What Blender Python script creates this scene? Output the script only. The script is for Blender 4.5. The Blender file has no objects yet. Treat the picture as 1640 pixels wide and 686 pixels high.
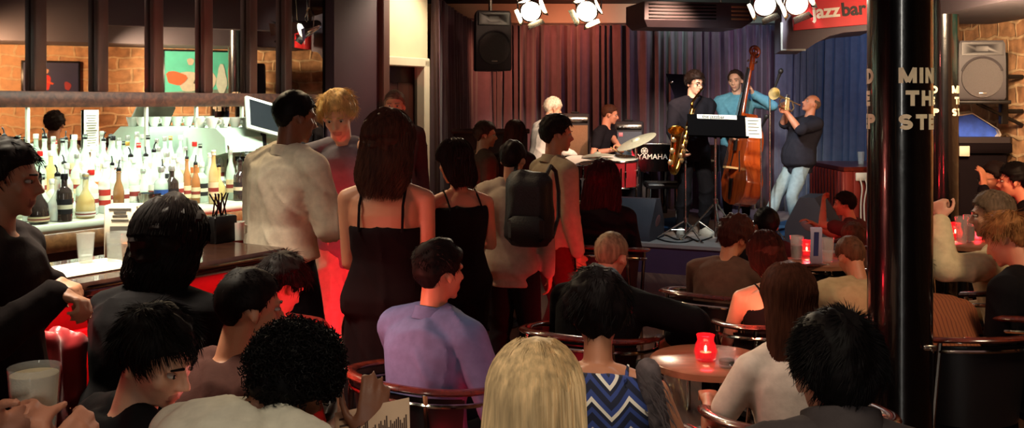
import bpy, math, random
import numpy as np
from mathutils import Vector, Matrix, Quaternion

SC = bpy.context.scene
COL = SC.collection
F = 1560.0          # focal length in pixels of the 1640 x 686 frame
EYE = 1.73
HY = 165.0          # horizon row

def P(px, py, Y):
    return np.array([(px - 820.0) * Y / F, Y, EYE - (py - HY) * Y / F])

# ------------------------------------------------------------------ camera
cam = bpy.data.cameras.new('camera')
cam.sensor_width = 36.0
cam.lens = 36.0 * F / 1640.0
cam.shift_y = -(343.0 - HY) / 1640.0
cam.clip_start = 0.05
cam_o = bpy.data.objects.new('camera', cam)
cam_o.location = (0, 0, EYE)
cam_o.rotation_euler = (math.pi / 2, 0, 0)
COL.objects.link(cam_o)
SC.camera = cam_o

# ------------------------------------------------------------------ world, exposure
w = bpy.data.worlds.new('world')
SC.world = w
w.use_nodes = True
w.node_tree.nodes['Background'].inputs[0].default_value = (0.9, 0.36, 0.38, 1)
w.node_tree.nodes['Background'].inputs[1].default_value = 0.022
SC.view_settings.view_transform = 'Standard'
SC.view_settings.look = 'None'
SC.view_settings.exposure = 0.0
SC.view_settings.gamma = 1.0
SC.view_settings.use_curve_mapping = False
SC.cycles.max_bounces = 7
SC.cycles.diffuse_bounces = 3
SC.cycles.glossy_bounces = 4
SC.cycles.transmission_bounces = 6
SC.cycles.transparent_max_bounces = 8
SC.cycles.sample_clamp_indirect = 4.0
SC.cycles.caustics_reflective = False
SC.cycles.caustics_refractive = False
SC.cycles.use_denoising = True

# bar direction: u runs along the bar away from the camera, w is the distance to the left of the camera's line
DU = np.array([0.52998, 0.84801, 0.0])
DW = np.array([-0.84801, 0.52998, 0.0])
UP = np.array([0.0, 0.0, 1.0])
def B(u, w_, z=0.0):
    return DU * u + DW * w_ + UP * z
BAR_ROT = math.atan2(DU[1], DU[0])          # rotation of +X onto the bar direction

# ------------------------------------------------------------------ lights
def aim(o, target):
    d = Vector(target) - o.location
    o.rotation_euler = d.to_track_quat('-Z', 'Y').to_euler()
def area(name, loc, target, power, color, sx, sy=None, spread=180):
    l = bpy.data.lights.new(name, 'AREA'); l.energy = power; l.color = color
    l.shape = 'RECTANGLE'; l.size = sx; l.size_y = sy or sx; l.spread = math.radians(spread)
    o = bpy.data.objects.new(name, l); o.location = tuple(loc); COL.objects.link(o); aim(o, tuple(target)); return o
def spot(name, loc, target, power, color, angle=45, blend=.5, size=.06):
    l = bpy.data.lights.new(name, 'SPOT'); l.energy = power; l.color = color
    l.spot_size = math.radians(angle); l.spot_blend = blend; l.shadow_soft_size = size
    o = bpy.data.objects.new(name, l); o.location = tuple(loc); COL.objects.link(o); aim(o, tuple(target)); return o
def point(name, loc, power, color, size=.03):
    l = bpy.data.lights.new(name, 'POINT'); l.energy = power; l.color = color; l.shadow_soft_size = size
    o = bpy.data.objects.new(name, l); o.location = tuple(loc); COL.objects.link(o); return o

WARM = (1.0, .72, .42); CREAM = (1.0, .87, .66); RED = (1.0, .02, .035); GREENW = (.86, 1.0, .84)
ORANGE = (1.0, .33, .14); BLUE = (.12, .33, 1.0); COOL = (.75, .92, 1.0)
# strip light hidden above the bottle shelves, behind the wooden beam
sl = area('bottle_strip_light', B(4.25, 5.53, 1.735), B(4.25, 5.1, 1.0), 32, GREENW, 3.2, .07)
area('bottle_fill', B(4.1, 4.0, 2.75), B(4.15, 5.1, 1.2), 40, GREENW, 2.6, .15, 70)  # added fill on the bottle fronts; no fixture hangs here
# align strip with bar
sl.rotation_euler = (Matrix.Rotation(BAR_ROT, 4, 'Z') @ Matrix.Rotation(math.radians(-22), 4, 'X')).to_euler()
rl = area('counter_lip_red_strip', B(1.5, 3.105, 1.035), B(1.5, 3.0, 0), 16, RED, 2.9, .03)
rl.rotation_euler = (Matrix.Rotation(BAR_ROT, 4, 'Z') @ Matrix.Rotation(math.radians(-8), 4, 'X')).to_euler()
cl = area('counter_downlight', B(2.1, 3.40, 2.9), B(2.1, 3.35, 0), 44, CREAM, .5, .5, 80)
# downlights over the bar end and the standing crowd
spot('bar_end_downlight', B(3.9, 4.6, 2.95), B(3.5, 3.5, 1.4), 135, (1.0, .76, .46), 75, .6)
spot('crowd_downlight', (-.9, 6.6, 2.95), (-.2, 5.0, 1.1), 75, WARM, 80, .7)
spot('bar_front_red', B(1.9, 2.2, .35), B(2.7, 3.2, .8), 26, RED, 100, .6)

# house lamps over the audience, mixed with added fill lights
spot('overhead_spot', (.10, 1.0, 3.0), (.05, 1.85, 1.1), 80, CREAM, 60, .7, .3)
spot('overhead_spot', (.2, 2.4, 3.0), (.95, 3.4, .9), 110, (1, .80, .62), 60, .7, .3)
spot('overhead_spot', (-1.3, 1.6, 3.0), (-.5, 2.4, .9), 24, CREAM, 60, .7, .3)
spot('overhead_spot', (2.6, 3.2, 3.0), (2.2, 4.9, .9), 170, (1, .74, .46), 62, .7, .3)
spot('wall_uplight', (3.3, 6.6, 2.3), (4.4, 8.5, 1.9), 420, (1, .70, .44), 100, .8, .2)
spot('wall_uplight', (3.2, 5.0, 2.3), (4.4, 6.4, 1.9), 330, (1, .58, .30), 110, .8, .2)
spot('red_low_spot', B(2.9, 2.2, .30), B(3.6, 3.4, .7), 16, RED, 120, .7, .05)
spot('red_low_spot', (-.1, 3.2, .25), (-.6, 5.0, .6), 20, RED, 110, .7, .05)
spot('red_low_spot', (.75, 5.2, .25), (.2, 6.4, .5), 16, RED, 120, .7, .05)
spot('red_glow_spot', (1.0, 4.3, .8), (1.9, 4.9, .9), 10, (1, .22, .13), 130, .8, .05)
spot('red_glow_spot', (.35, 3.2, .75), (-.3, 3.7, .9), 7, (1, .12, .12), 130, .8, .05)
spot('red_glow_spot', (1.9, 6.7, .8), (2.5, 7.6, 1.0), 10, RED, 130, .8, .05)
spot('red_glow_spot', (2.9, 6.1, .9), (3.5, 7.1, 1.1), 12, RED, 130, .8, .05)
spot('red_glow_spot', (-.86, 3.28, .98), (-.42, 3.60, .92), 26, (1, .24, .18), 100, .8, .05)  # added red light for the blue shirt's left side; no table here
spot('door_wall_lamp', B(7.3, 4.9, 3.0), B(7.05, 5.7, 2.2), 130, (1, .84, .62), 85, .7, .1)
spot('post_fill', B(4.2, 3.9, 3.0), B(4.4, 5.4, 2.1), 16, (1, .62, .45), 110, .8, .2)  # added warm fill for the fronts of the mirror posts
spot('red_low_spot', (-.52, 4.45, .3), (-.98, 5.35, .75), 110, RED, 60, .6, .05)  # added to redden the fair haired man's trousers; no lamp stands here
spot('red_low_spot', B(2.7, 2.2, .95), B(2.75, 3.15, .85), 9, RED, 80, .7, .05)  # added to redden the bar front; no lamp stands here
spot('red_low_spot', (.55, 5.0, .3), (.42, 6.1, .8), 22, RED, 60, .7, .05)
area('column_streak_light', (-.35, -3.2, 1.35), (.9, 4.0, 1.3), 22, (1, .93, .82), .28, 2.1, 120)  # added source behind the camera for the column's highlight streak; no doorway there
spot('red_glow_spot', (-.45, 2.75, .80), (-.85, 2.4, 1.08), 7, (1, .30, .27), 70, .7, .05)  # added red-pink light for the face of the man looking down
area('ceiling_fill', (.6, 4.6, 3.06), (.6, 4.6, 0), 13, (1, .58, .55), 5.0, 6.0)  # added ceiling-wide fill in place of bounce light, not a fixture
spot('overhead_spot', (1.0, 1.2, 3.0), (1.58, 3.9, 1.72), 42, (1, .88, .70), 20, .8, .12)  # added spot that brightens the near column's lettering

# ------------------------------------------------------------------ materials
def lin(h):
    h = h.lstrip('#'); o = []
    for i in (0, 2, 4):
        c = int(h[i:i + 2], 16) / 255
        o.append(c / 12.92 if c <= .04045 else ((c + .055) / 1.055) ** 2.4)
    return tuple(o)
_M = {}
def mat(name, col, rough=.5, metal=0., var=.12, scale=8., bump=0., bscale=60., trans=0., emit=0., ecol=None, coat=0., sheen=0., ior=1.45, alpha=1.):
    if name in _M: return _M[name]
    if isinstance(col, str): col = lin(col)
    m = bpy.data.materials.new(name); m.use_nodes = True
    nt = m.node_tree; b = nt.nodes['Principled BSDF']
    tc = nt.nodes.new('ShaderNodeTexCoord')
    if var:
        n = nt.nodes.new('ShaderNodeTexNoise'); n.inputs['Scale'].default_value = scale; n.inputs['Detail'].default_value = 4
        r = nt.nodes.new('ShaderNodeValToRGB')
        r.color_ramp.elements[0].position = .3; r.color_ramp.elements[1].position = .7
        r.color_ramp.elements[0].color = (*[c * (1 - var) for c in col], 1)
        r.color_ramp.elements[1].color = (*[min(1, c * (1 + var)) for c in col], 1)
        nt.links.new(tc.outputs['Object'], n.inputs['Vector']); nt.links.new(n.outputs['Fac'], r.inputs['Fac'])
        nt.links.new(r.outputs['Color'], b.inputs['Base Color'])
    else:
        b.inputs['Base Color'].default_value = (*col, 1)
    if bump:
        n2 = nt.nodes.new('ShaderNodeTexNoise'); n2.inputs['Scale'].default_value = bscale; n2.inputs['Detail'].default_value = 3
        bp = nt.nodes.new('ShaderNodeBump'); bp.inputs['Strength'].default_value = bump; bp.inputs['Distance'].default_value = .01
        nt.links.new(tc.outputs['Object'], n2.inputs['Vector']); nt.links.new(n2.outputs['Fac'], bp.inputs['Height'])
        nt.links.new(bp.outputs['Normal'], b.inputs['Normal'])
    b.inputs['Roughness'].default_value = rough; b.inputs['Metallic'].default_value = metal
    b.inputs['IOR'].default_value = ior; b.inputs['Alpha'].default_value = alpha
    b.inputs['Transmission Weight'].default_value = trans
    b.inputs['Coat Weight'].default_value = coat; b.inputs['Sheen Weight'].default_value = sheen
    if emit:
        b.inputs['Emission Color'].default_value = (*(ecol or col), 1); b.inputs['Emission Strength'].default_value = emit
    _M[name] = m
    return m
def wood(name, c0, c1, rough=.35, scale=6., stretch=(1, 8, 8), coat=.2):
    if name in _M: return _M[name]
    m = bpy.data.materials.new(name); m.use_nodes = True; nt = m.node_tree; b = nt.nodes['Principled BSDF']
    tc = nt.nodes.new('ShaderNodeTexCoord'); mp = nt.nodes.new('ShaderNodeMapping'); mp.inputs['Scale'].default_value = stretch
    n = nt.nodes.new('ShaderNodeTexNoise'); n.inputs['Scale'].default_value = scale; n.inputs['Detail'].default_value = 6; n.inputs['Distortion'].default_value = .6
    r = nt.nodes.new('ShaderNodeValToRGB'); r.color_ramp.elements[0].position = .35; r.color_ramp.elements[1].position = .68
    r.color_ramp.elements[0].color = (*lin(c0), 1); r.color_ramp.elements[1].color = (*lin(c1), 1)
    nt.links.new(tc.outputs['Object'], mp.inputs['Vector']); nt.links.new(mp.outputs['Vector'], n.inputs['Vector'])
    nt.links.new(n.outputs['Fac'], r.inputs['Fac']); nt.links.new(r.outputs['Color'], b.inputs['Base Color'])
    b.inputs['Roughness'].default_value = rough; b.inputs['Coat Weight'].default_value = coat
    _M[name] = m; return m
def stone(name):
    m = bpy.data.materials.new(name); m.use_nodes = True; nt = m.node_tree; b = nt.nodes['Principled BSDF']
    tc = nt.nodes.new('ShaderNodeTexCoord')
    nz = nt.nodes.new('ShaderNodeTexNoise'); nz.inputs['Scale'].default_value = 3.0; nz.inputs['Detail'].default_value = 2
    sub = nt.nodes.new('ShaderNodeVectorMath'); sub.operation = 'MULTIPLY_ADD'; sub.inputs[1].default_value = (.16, .16, .16)
    br = nt.nodes.new('ShaderNodeTexBrick')
    br.inputs['Color1'].default_value = (*lin('#c99a6e'), 1); br.inputs['Color2'].default_value = (*lin('#a87a52'), 1); br.inputs['Mortar'].default_value = (*lin('#d8b88c'), 1)
    br.inputs['Scale'].default_value = 1.0; br.inputs['Mortar Size'].default_value = .018; br.inputs['Mortar Smooth'].default_value = .6
    br.inputs['Brick Width'].default_value = .34; br.inputs['Row Height'].default_value = .15; br.inputs['Bias'].default_value = -.1
    n2 = nt.nodes.new('ShaderNodeTexNoise'); n2.inputs['Scale'].default_value = 9; n2.inputs['Detail'].default_value = 6
    r2 = nt.nodes.new('ShaderNodeValToRGB'); r2.color_ramp.elements[0].position = .3; r2.color_ramp.elements[0].color = (.45, .42, .4, 1); r2.color_ramp.elements[1].position = .75; r2.color_ramp.elements[1].color = (1.1, 1.05, 1, 1)
    mx = nt.nodes.new('ShaderNodeMixRGB'); mx.blend_type = 'MULTIPLY'; mx.inputs[0].default_value = 1
    L = nt.links.new
    L(tc.outputs['UV'], nz.inputs['Vector']); L(nz.outputs['Color'], sub.inputs[0]); L(tc.outputs['UV'], sub.inputs[2])
    L(sub.outputs[0], br.inputs['Vector']); L(tc.outputs['UV'], n2.inputs['Vector']); L(n2.outputs['Fac'], r2.inputs['Fac'])
    L(br.outputs['Color'], mx.inputs[1]); L(r2.outputs['Color'], mx.inputs[2]); L(mx.outputs[0], b.inputs['Base Color'])
    ad = nt.nodes.new('ShaderNodeMath'); ad.operation = 'SUBTRACT'; L(n2.outputs['Fac'], ad.inputs[0]); L(br.outputs['Fac'], ad.inputs[1])
    bp = nt.nodes.new('ShaderNodeBump'); bp.inputs['Strength'].default_value = .45; bp.inputs['Distance'].default_value = .03
    L(ad.outputs[0], bp.inputs['Height']); L(bp.outputs['Normal'], b.inputs['Normal']); b.inputs['Roughness'].default_value = .85
    _M[name] = m; return m

# ------------------------------------------------------------------ geometry collector
def rotz(a):
    c, s = math.cos(a), math.sin(a); return np.array([[c, -s, 0], [s, c, 0], [0, 0, 1.0]])
def rotx(a):
    c, s = math.cos(a), math.sin(a); return np.array([[1.0, 0, 0], [0, c, -s], [0, s, c]])
def roty(a):
    c, s = math.cos(a), math.sin(a); return np.array([[c, 0, s], [0, 1.0, 0], [-s, 0, c]])
def nrm(v):
    v = np.asarray(v, float); return v / (np.linalg.norm(v) + 1e-12)
def basis(d):
    d = nrm(d); a = np.array([0, 0, 1.0]) if abs(d[2]) < .9 else np.array([1.0, 0, 0])
    x = nrm(np.cross(a, d)); return x, np.cross(d, x), d
class G:
    def __init__(s): s.v = []; s.f = []; s.n = 0; s.uv = None
    def add(s, vs, fs):
        vs = np.asarray(vs, float); s.v.append(vs); s.f += [tuple(i + s.n for i in q) for q in fs]; s.n += len(vs); return s
    def rings(s, rings, caps=True, closed=False):
        rings = [np.asarray(r, float) for r in rings]; m = len(rings[0]); k = len(rings); fs = []
        for i in range(k if closed else k - 1):
            a = i * m; b_ = ((i + 1) % k) * m
            for j in range(m):
                j2 = (j + 1) % m; fs.append((a + j, a + j2, b_ + j2, b_ + j))
        if caps and not closed:
            fs.append(tuple(range(m - 1, -1, -1))); fs.append(tuple((k - 1) * m + j for j in range(m)))
        return s.add(np.vstack(rings), fs)
    def box(s, c, size, R=None, bev=0.0):
        hx, hy, hz = [t / 2 for t in size]; c = np.asarray(c, float); R = np.eye(3) if R is None else R
        if bev <= 0:
            vs = [(x, y, z) for z in (-hz, hz) for x, y in ((-hx, -hy), (hx, -hy), (hx, hy), (-hx, hy))]
            return s.add(np.array(vs) @ R.T + c, [(3, 2, 1, 0), (4, 5, 6, 7), (0, 1, 5, 4), (1, 2, 6, 5), (2, 3, 7, 6), (3, 0, 4, 7)])
        b = min(bev, hx * .95, hy * .95, hz * .95)
        def oct_(ix, iy, z):
            return [(-ix + 0, -iy + b, z), (-ix + b, -iy, z), (ix - b, -iy, z), (ix, -iy + b, z), (ix, iy - b, z), (ix - b, iy, z), (-ix + b, iy, z), (-ix, iy - b, z)]
        rs = [oct_(hx - b * .7, hy - b * .7, -hz), oct_(hx, hy, -hz + b), oct_(hx, hy, hz - b), oct_(hx - b * .7, hy - b * .7, hz)]
        return s.rings([np.array(r) @ R.T + c for r in rs])
    def tube(s, pts, r, n=8, closed=False, caps=True):
        pts = [np.asarray(p, float) for p in pts]; k = len(pts)
        rr = r if hasattr(r, '__len__') else [r] * k
        rs = []; x = None
        for i in range(k):
            if closed: t = nrm(pts[(i + 1) % k] - pts[i - 1])
            else: t = nrm(pts[min(i + 1, k - 1)] - pts[max(i - 1, 0)])
            if x is None: x, y, _ = basis(t)
            else:
                x = nrm(x - t * np.dot(x, t)); y = np.cross(t, x)
            a = np.arange(n) * 2 * math.pi / n
            rs.append(pts[i] + rr[i] * (np.cos(a)[:, None] * x + np.sin(a)[:, None] * y))
        return s.rings(rs, caps, closed)
    def cap(s, p0, p1, r0, r1=None, n=12):
        r1 = r0 if r1 is None else r1; p0 = np.asarray(p0, float); p1 = np.asarray(p1, float)
        x, y, d = basis(p1 - p0) if np.linalg.norm(p1 - p0) > 1e-6 else (np.array([1., 0, 0]), np.array([0, 1., 0]), np.array([0, 0, 1.]))
        a = np.arange(n) * 2 * math.pi / n; ci = np.cos(a)[:, None] * x + np.sin(a)[:, None] * y; rs = []
        for t in (-80, -50, -20, 0): rs.append(p0 + d * r0 * math.sin(math.radians(t)) + ci * r0 * math.cos(math.radians(t)))
        for t in (0, 20, 50, 80): rs.append(p1 + d * r1 * math.sin(math.radians(t)) + ci * r1 * math.cos(math.radians(t)))
        return s.rings(rs)
    def ell(s, c, r, R=None, n=16, m=10):
        R = np.eye(3) if R is None else R; rs = []; a = np.arange(n) * 2 * math.pi / n
        for i in range(m):
            t = -math.pi / 2 + math.pi * (i + .35) / (m - .3)
            rs.append(np.stack([r[0] * math.cos(t) * np.cos(a), r[1] * math.cos(t) * np.sin(a), np.full(n, r[2] * math.sin(t))], 1) @ R.T + np.asarray(c))
        return s.rings(rs)
    def lathe(s, c, prof, n=20, R=None, caps=True):
        a = np.arange(n) * 2 * math.pi / n; R = np.eye(3) if R is None else R
        return s.rings([np.stack([r * np.cos(a), r * np.sin(a), np.full(n, z)], 1) @ R.T + np.asarray(c) for r, z in prof], caps)
    def prism(s, poly, h, c=(0, 0, 0), R=None):
        """poly: 2-D outline in local xy, extruded by h along local z"""
        R = np.eye(3) if R is None else R; p = np.array([(x, y, 0) for x, y in poly]); q = p + np.array([0, 0, h])
        return s.rings([p @ R.T + np.asarray(c), q @ R.T + np.asarray(c)])
    def arrays(s): return (np.vstack(s.v) if s.v else np.zeros((0, 3))), s.f

def tag(o, label=None, cat=None, group=None, kind=None):
    if label: o['label'] = label
    if cat: o['category'] = cat
    if group: o['group'] = group
    if kind: o['kind'] = kind
    return o
def thing(name, label, cat, loc=(0, 0, 0), group=None, rz=0.):
    o = bpy.data.objects.new(name, None); COL.objects.link(o); o.location = tuple(loc); o.rotation_euler = (0, 0, rz); o.empty_display_size = .1
    return tag(o, label, cat, group)
def mesh_of(name, v, f, m, smooth=True):
    me = bpy.data.meshes.new(name); me.from_pydata(np.asarray(v).tolist(), [], f); me.validate()
    for mm in (m if isinstance(m, (list, tuple)) else [m]): me.materials.append(mm)
    if smooth:
        me.polygons.foreach_set('use_smooth', [True] * len(me.polygons))
        me.set_sharp_from_angle(angle=math.radians(40))
    return me
def obj(name, g, m, parent=None, world=True, smooth=True, label=None):
    """links the collected shape as one mesh; world: coordinates are world ones, re-based on the parent Empty (or on the shape's own base)"""
    v, f = g.arrays() if isinstance(g, G) else g
    v = np.array(v, float)
    if parent is not None:
        r = parent
        chain = []
        while r is not None: chain.append(r); r = r.parent
        if world:
            off = sum((np.array(c.location) for c in chain), np.zeros(3)); v = v - off
        o = bpy.data.objects.new(name, mesh_of(name, v, f, m, smooth)); o.parent = parent
    else:
        loc = np.zeros(3)
        if world:
            loc = np.array([(v[:, 0].min() + v[:, 0].max()) / 2, (v[:, 1].min() + v[:, 1].max()) / 2, v[:, 2].min()]); v = v - loc
        o = bpy.data.objects.new(name, mesh_of(name, v, f, m, smooth)); o.location = tuple(loc)
    COL.objects.link(o)
    if label: o['label'] = label
    return o
def struct(name, g, m, **k):
    o = obj(name, g, m, None, True, False); o['kind'] = 'structure'; return o
def dup(root, loc, rz=None, label=None, group=None, scale=None):
    r = root.copy(); COL.objects.link(r); r.location = tuple(loc)
    if rz is not None: r.rotation_euler = (0, 0, rz)
    if scale: r.scale = (scale,) * 3
    if label: r['label'] = label
    if group: r['group'] = group
    for ch in list(root.children):
        c = ch.copy(); COL.objects.link(c); c.parent = r
        for g in list(ch.children):
            d = g.copy(); COL.objects.link(d); d.parent = c
    return r
def text_geo(s, size, depth=.004, bold=0.0, align='LEFT', res=3, sub=0):
    cu = bpy.data.curves.new('t', 'FONT'); cu.body = s; cu.size = size; cu.extrude = depth / 2; cu.offset = bold; cu.align_x = align; cu.resolution_u = res
    o = bpy.data.objects.new('t', cu); COL.objects.link(o)
    dg = bpy.context.evaluated_depsgraph_get(); me = bpy.data.meshes.new_from_object(o.evaluated_get(dg))
    if sub:
        import bmesh
        bm = bmesh.new(); bm.from_mesh(me); bmesh.ops.triangulate(bm, faces=bm.faces)
        bmesh.ops.subdivide_edges(bm, edges=[e for e in bm.edges if e.calc_length() > sub], cuts=2)
        bmesh.ops.triangulate(bm, faces=bm.faces); bm.to_mesh(me); bm.free()
    v = np.array([tuple(x.co) for x in me.vertices]); f = [tuple(p.vertices) for p in me.polygons]
    COL.objects.unlink(o); bpy.data.objects.remove(o); bpy.data.curves.remove(cu); bpy.data.meshes.remove(me)
    return v, f
def place_text(g, s, size, org, xdir, ydir, **k):
    v, f = text_geo(s, size, **k); x = nrm(xdir); y = nrm(ydir); z = np.cross(x, y)
    g.add(np.asarray(org) + v[:, :1] * x + v[:, 1:2] * y + v[:, 2:3] * z, f)

# ------------------------------------------------------------------ voxel-fused skins
def solid(g, voxel, smooth=3, fac=.5):
    v, f = g.arrays()
    me = bpy.data.meshes.new('tmp'); me.from_pydata(v.tolist(), [], f)
    o = bpy.data.objects.new('tmp', me); COL.objects.link(o)
    m = o.modifiers.new('r', 'REMESH'); m.mode = 'VOXEL'; m.voxel_size = voxel
    if smooth:
        s = o.modifiers.new('s', 'SMOOTH'); s.iterations = smooth; s.factor = fac
    dg = bpy.context.evaluated_depsgraph_get(); m2 = bpy.data.meshes.new_from_object(o.evaluated_get(dg))
    n = len(m2.vertices); co = np.empty(n * 3); m2.vertices.foreach_get('co', co); co = co.reshape(-1, 3)
    nr = np.empty(n * 3); m2.vertices.foreach_get('normal', nr); nr = nr.reshape(-1, 3)
    fs = [tuple(p.vertices) for p in m2.polygons]
    COL.objects.unlink(o); bpy.data.objects.remove(o); bpy.data.meshes.remove(me); bpy.data.meshes.remove(m2)
    return co, fs, nr
def wrinkle(co, nr, amp, seed, fold=None):
    """cloth folds: soft swells plus sparse long ridges that mostly run down the garment"""
    rs = np.random.RandomState(seed); d = np.zeros(len(co))
    for k in range(5):
        q = rs.normal(size=3); q /= np.linalg.norm(q); q[2] *= .4
        d += np.sin(co @ q * rs.uniform(9, 20) + rs.uniform(0, 6)) / 9
    for k in range(9):
        q = nrm([rs.normal(), rs.normal(), rs.uniform(-.55, .55)]); fr = rs.uniform(7, 17)
        ph = co @ q * fr + rs.uniform(0, 6) + .5 * np.sin(co @ rs.normal(size=3) * 5 + rs.uniform(0, 6))
        m_ = np.clip(np.sin(co @ rs.normal(size=3) * 5.5 + rs.uniform(0, 6)) * 1.6 - .2, 0, 1)
        d += (1 - np.abs(np.sin(ph))) ** 5 * m_ * .75
    return co + nr * (d * amp * 2.0)[:, None]

# ------------------------------------------------------------------ people
def skin_mat(tone):
    return mat('skin_' + tone, {'pale': '#d9a184', 'tan': '#b97e5f', 'dark': '#7a4c36', 'ruddy': '#cf8a6c'}[tone], .5, var=.06, scale=14, bump=.05, bscale=160)
LIPS = {'pale': '#b87a68', 'tan': '#955c4c', 'dark': '#5a3029', 'ruddy': '#a05648'}
def hair_mat(h):
    m = mat('hair_' + h.lstrip('#'), h, .55, var=.38, scale=1.0)
    nt = m.node_tree
    if 'Mapping' not in nt.nodes:
        mp = nt.nodes.new('ShaderNodeMapping'); mp.inputs['Scale'].default_value = (75, 75, 7); tc = [n for n in nt.nodes if n.type == 'TEX_COORD'][0]; nz = [n for n in nt.nodes if n.type == 'TEX_NOISE'][0]
        nt.links.new(tc.outputs['Object'], mp.inputs['Vector']); nt.links.new(mp.outputs['Vector'], nz.inputs['Vector'])
    m.node_tree.nodes['Principled BSDF'].inputs['Specular IOR Level'].default_value = .09; return m
def cloth(name, col, rough=.9, bump=.08, sheen=0.):
    m = mat('cloth_' + name, col, rough, var=.10, scale=30, bump=bump, bscale=90, sheen=sheen); m.node_tree.nodes['Principled BSDF'].inputs['Specular IOR Level'].default_value = .12; return m
def stripes(name, cols, scale, axis='Z', zig=0.0, zs=7.0):
    if name in _M: return _M[name]
    m = bpy.data.materials.new(name); m.use_nodes = True; nt = m.node_tree; b = nt.nodes['Principled BSDF']; L = nt.links.new
    tc = nt.nodes.new('ShaderNodeTexCoord'); sp = nt.nodes.new('ShaderNodeSeparateXYZ'); L(tc.outputs['Object'], sp.inputs[0])
    def mth(op, a, b_=None):
        n = nt.nodes.new('ShaderNodeMath'); n.operation = op
        for i, q in enumerate((a, b_)):
            if q is None: continue
            if isinstance(q, (int, float)): n.inputs[i].default_value = q
            else: L(q, n.inputs[i])
        return n.outputs[0]
    main = sp.outputs[axis]
    if zig:
        x = mth('MULTIPLY', sp.outputs['X'], zs); fr = mth('PINGPONG', x, 1.0); main = mth('ADD', main, mth('MULTIPLY', fr, zig))
    fr = mth('FRACT', mth('MULTIPLY', main, scale))
    r = nt.nodes.new('ShaderNodeValToRGB'); r.color_ramp.interpolation = 'CONSTANT'
    el = r.color_ramp.elements
    for i, (p, c) in enumerate(cols):
        e = el[i] if i < 2 else el.new(p)
        e.position = p; e.color = (*lin(c), 1)
    L(fr, r.inputs['Fac']); L(r.outputs['Color'], b.inputs['Base Color']); b.inputs['Roughness'].default_value = .85
    _M[name] = m; return m

def ik(S, T, a, b, pole):
    d = T - S; L = np.linalg.norm(d); L2 = min(max(L, abs(a - b) + .01), (a + b) * .998); d = d / (L + 1e-9)
    T = S + d * L2; k = (a * a - b * b + L2 * L2) / (2 * L2); h = math.sqrt(max(a * a - k * k, 0))
    pl = nrm(pole - d * np.dot(pole, d)); return S + d * k + pl * h, T

def hand_geo(g, wr, d, n, curl, s, side, thumb=.6, grow=0.0):
    d = nrm(d); n = nrm(n - d * np.dot(n, d)); t = np.cross(d, n) * (1 if side == 'R' else -1)
    g.ell(wr + d * .048 * s, (.036 * s, .05 * s, .0145 * s), np.stack([t, d, n], 1), 12, 8)
    g.cap(wr - d * .02 * s, wr + d * .03 * s, .025 * s, .024 * s)
    for i, (off, L) in enumerate(((.030, .072), (.010, .080), (-.010, .074), (-.029, .058))):
        k = wr + d * (.088 - .004 * abs(i - 1)) * s + t * off * s; g.cap(wr + d * .02 * s + t * off * .7 * s, k, .0125 * s, .0115 * s, 8)
        ang = 0; p = k; spread = (i - 1.5) * -.05
        for q, (fr, bend) in enumerate(((.45, 62), (.32, 70), (.26, 40))):
            ang += math.radians(bend) * curl * (1 + .08 * i) + (.06 if q == 0 else 0)
            dd = d * math.cos(ang) + n * math.sin(ang) + t * spread * (1 - curl); p2 = p + nrm(dd) * L * fr * s
            g.cap(p, p2, (.0098 - .0008 * q) * s, (.0092 - .0009 * q) * s, 8); p = p2
    p = wr + d * .022 * s + t * .026 * s; dd = nrm(d * .62 + t * .72 + n * .25)
    p2 = p + dd * .045 * s; g.cap(p, p2, .0145 * s, .0115 * s, 8)
    dd = nrm(d * .75 + t * (.45 - .7 * thumb) + n * (.2 + .7 * thumb)); p3 = p2 + dd * .034 * s; g.cap(p2, p3, .011 * s, .0098 * s, 8)
    dd = nrm(d * .8 + t * (.2 - .9 * thumb) + n * (.2 + .6 * thumb)); g.cap(p3, p3 + dd * .027 * s, .0098 * s, .0082 * s, 8)

def head_geo(g, c, H, s):
    def q(p): return c + H @ (np.array(p) * s)
    def e(p, r, R=None): g.ell(q(p), [x * s for x in r], H if R is None else H @ R, 20, 14)
    e((0, -.013, .026), (.0745, .094, .088)); e((0, .028, -.03), (.058, .062, .080)); e((0, .034, -.078), (.043, .046, .032))
    e((0, .070, -.098), (.019, .016, .015)); e((.040, .052, -.022), (.022, .024, .026)); e((-.040, .052, -.022), (.022, .024, .026))
    for sx in (-1, 1):
        g.cap(q((0, .084, .024)), q((sx * .042, .072, .022)), .011 * s, .010 * s, 8)
        e((sx * .010, .097, -.034), (.008, .010, .007))
        e((sx * .077, -.012, -.004), (.007, .019, .032), roty(-sx * .25) @ rotz(-sx * .3)); e((sx * .076, -.006, -.030), (.006, .010, .012))
    g.cap(q((0, .088, .008)), q((0, .109, -.028)), .0075 * s, .0105 * s, 8)
    g.cap(q((-.019, .084, -.061)), q((.019, .084, -.061)), .0065 * s, .0065 * s, 8); g.cap(q((0, .088, -.061)), q((0, .0885, -.0605)), .0075 * s, .0075 * s, 8)
    g.cap(q((-.015, .083, -.072)), q((.015, .083, -.072)), .0075 * s, .0075 * s, 8)

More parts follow.
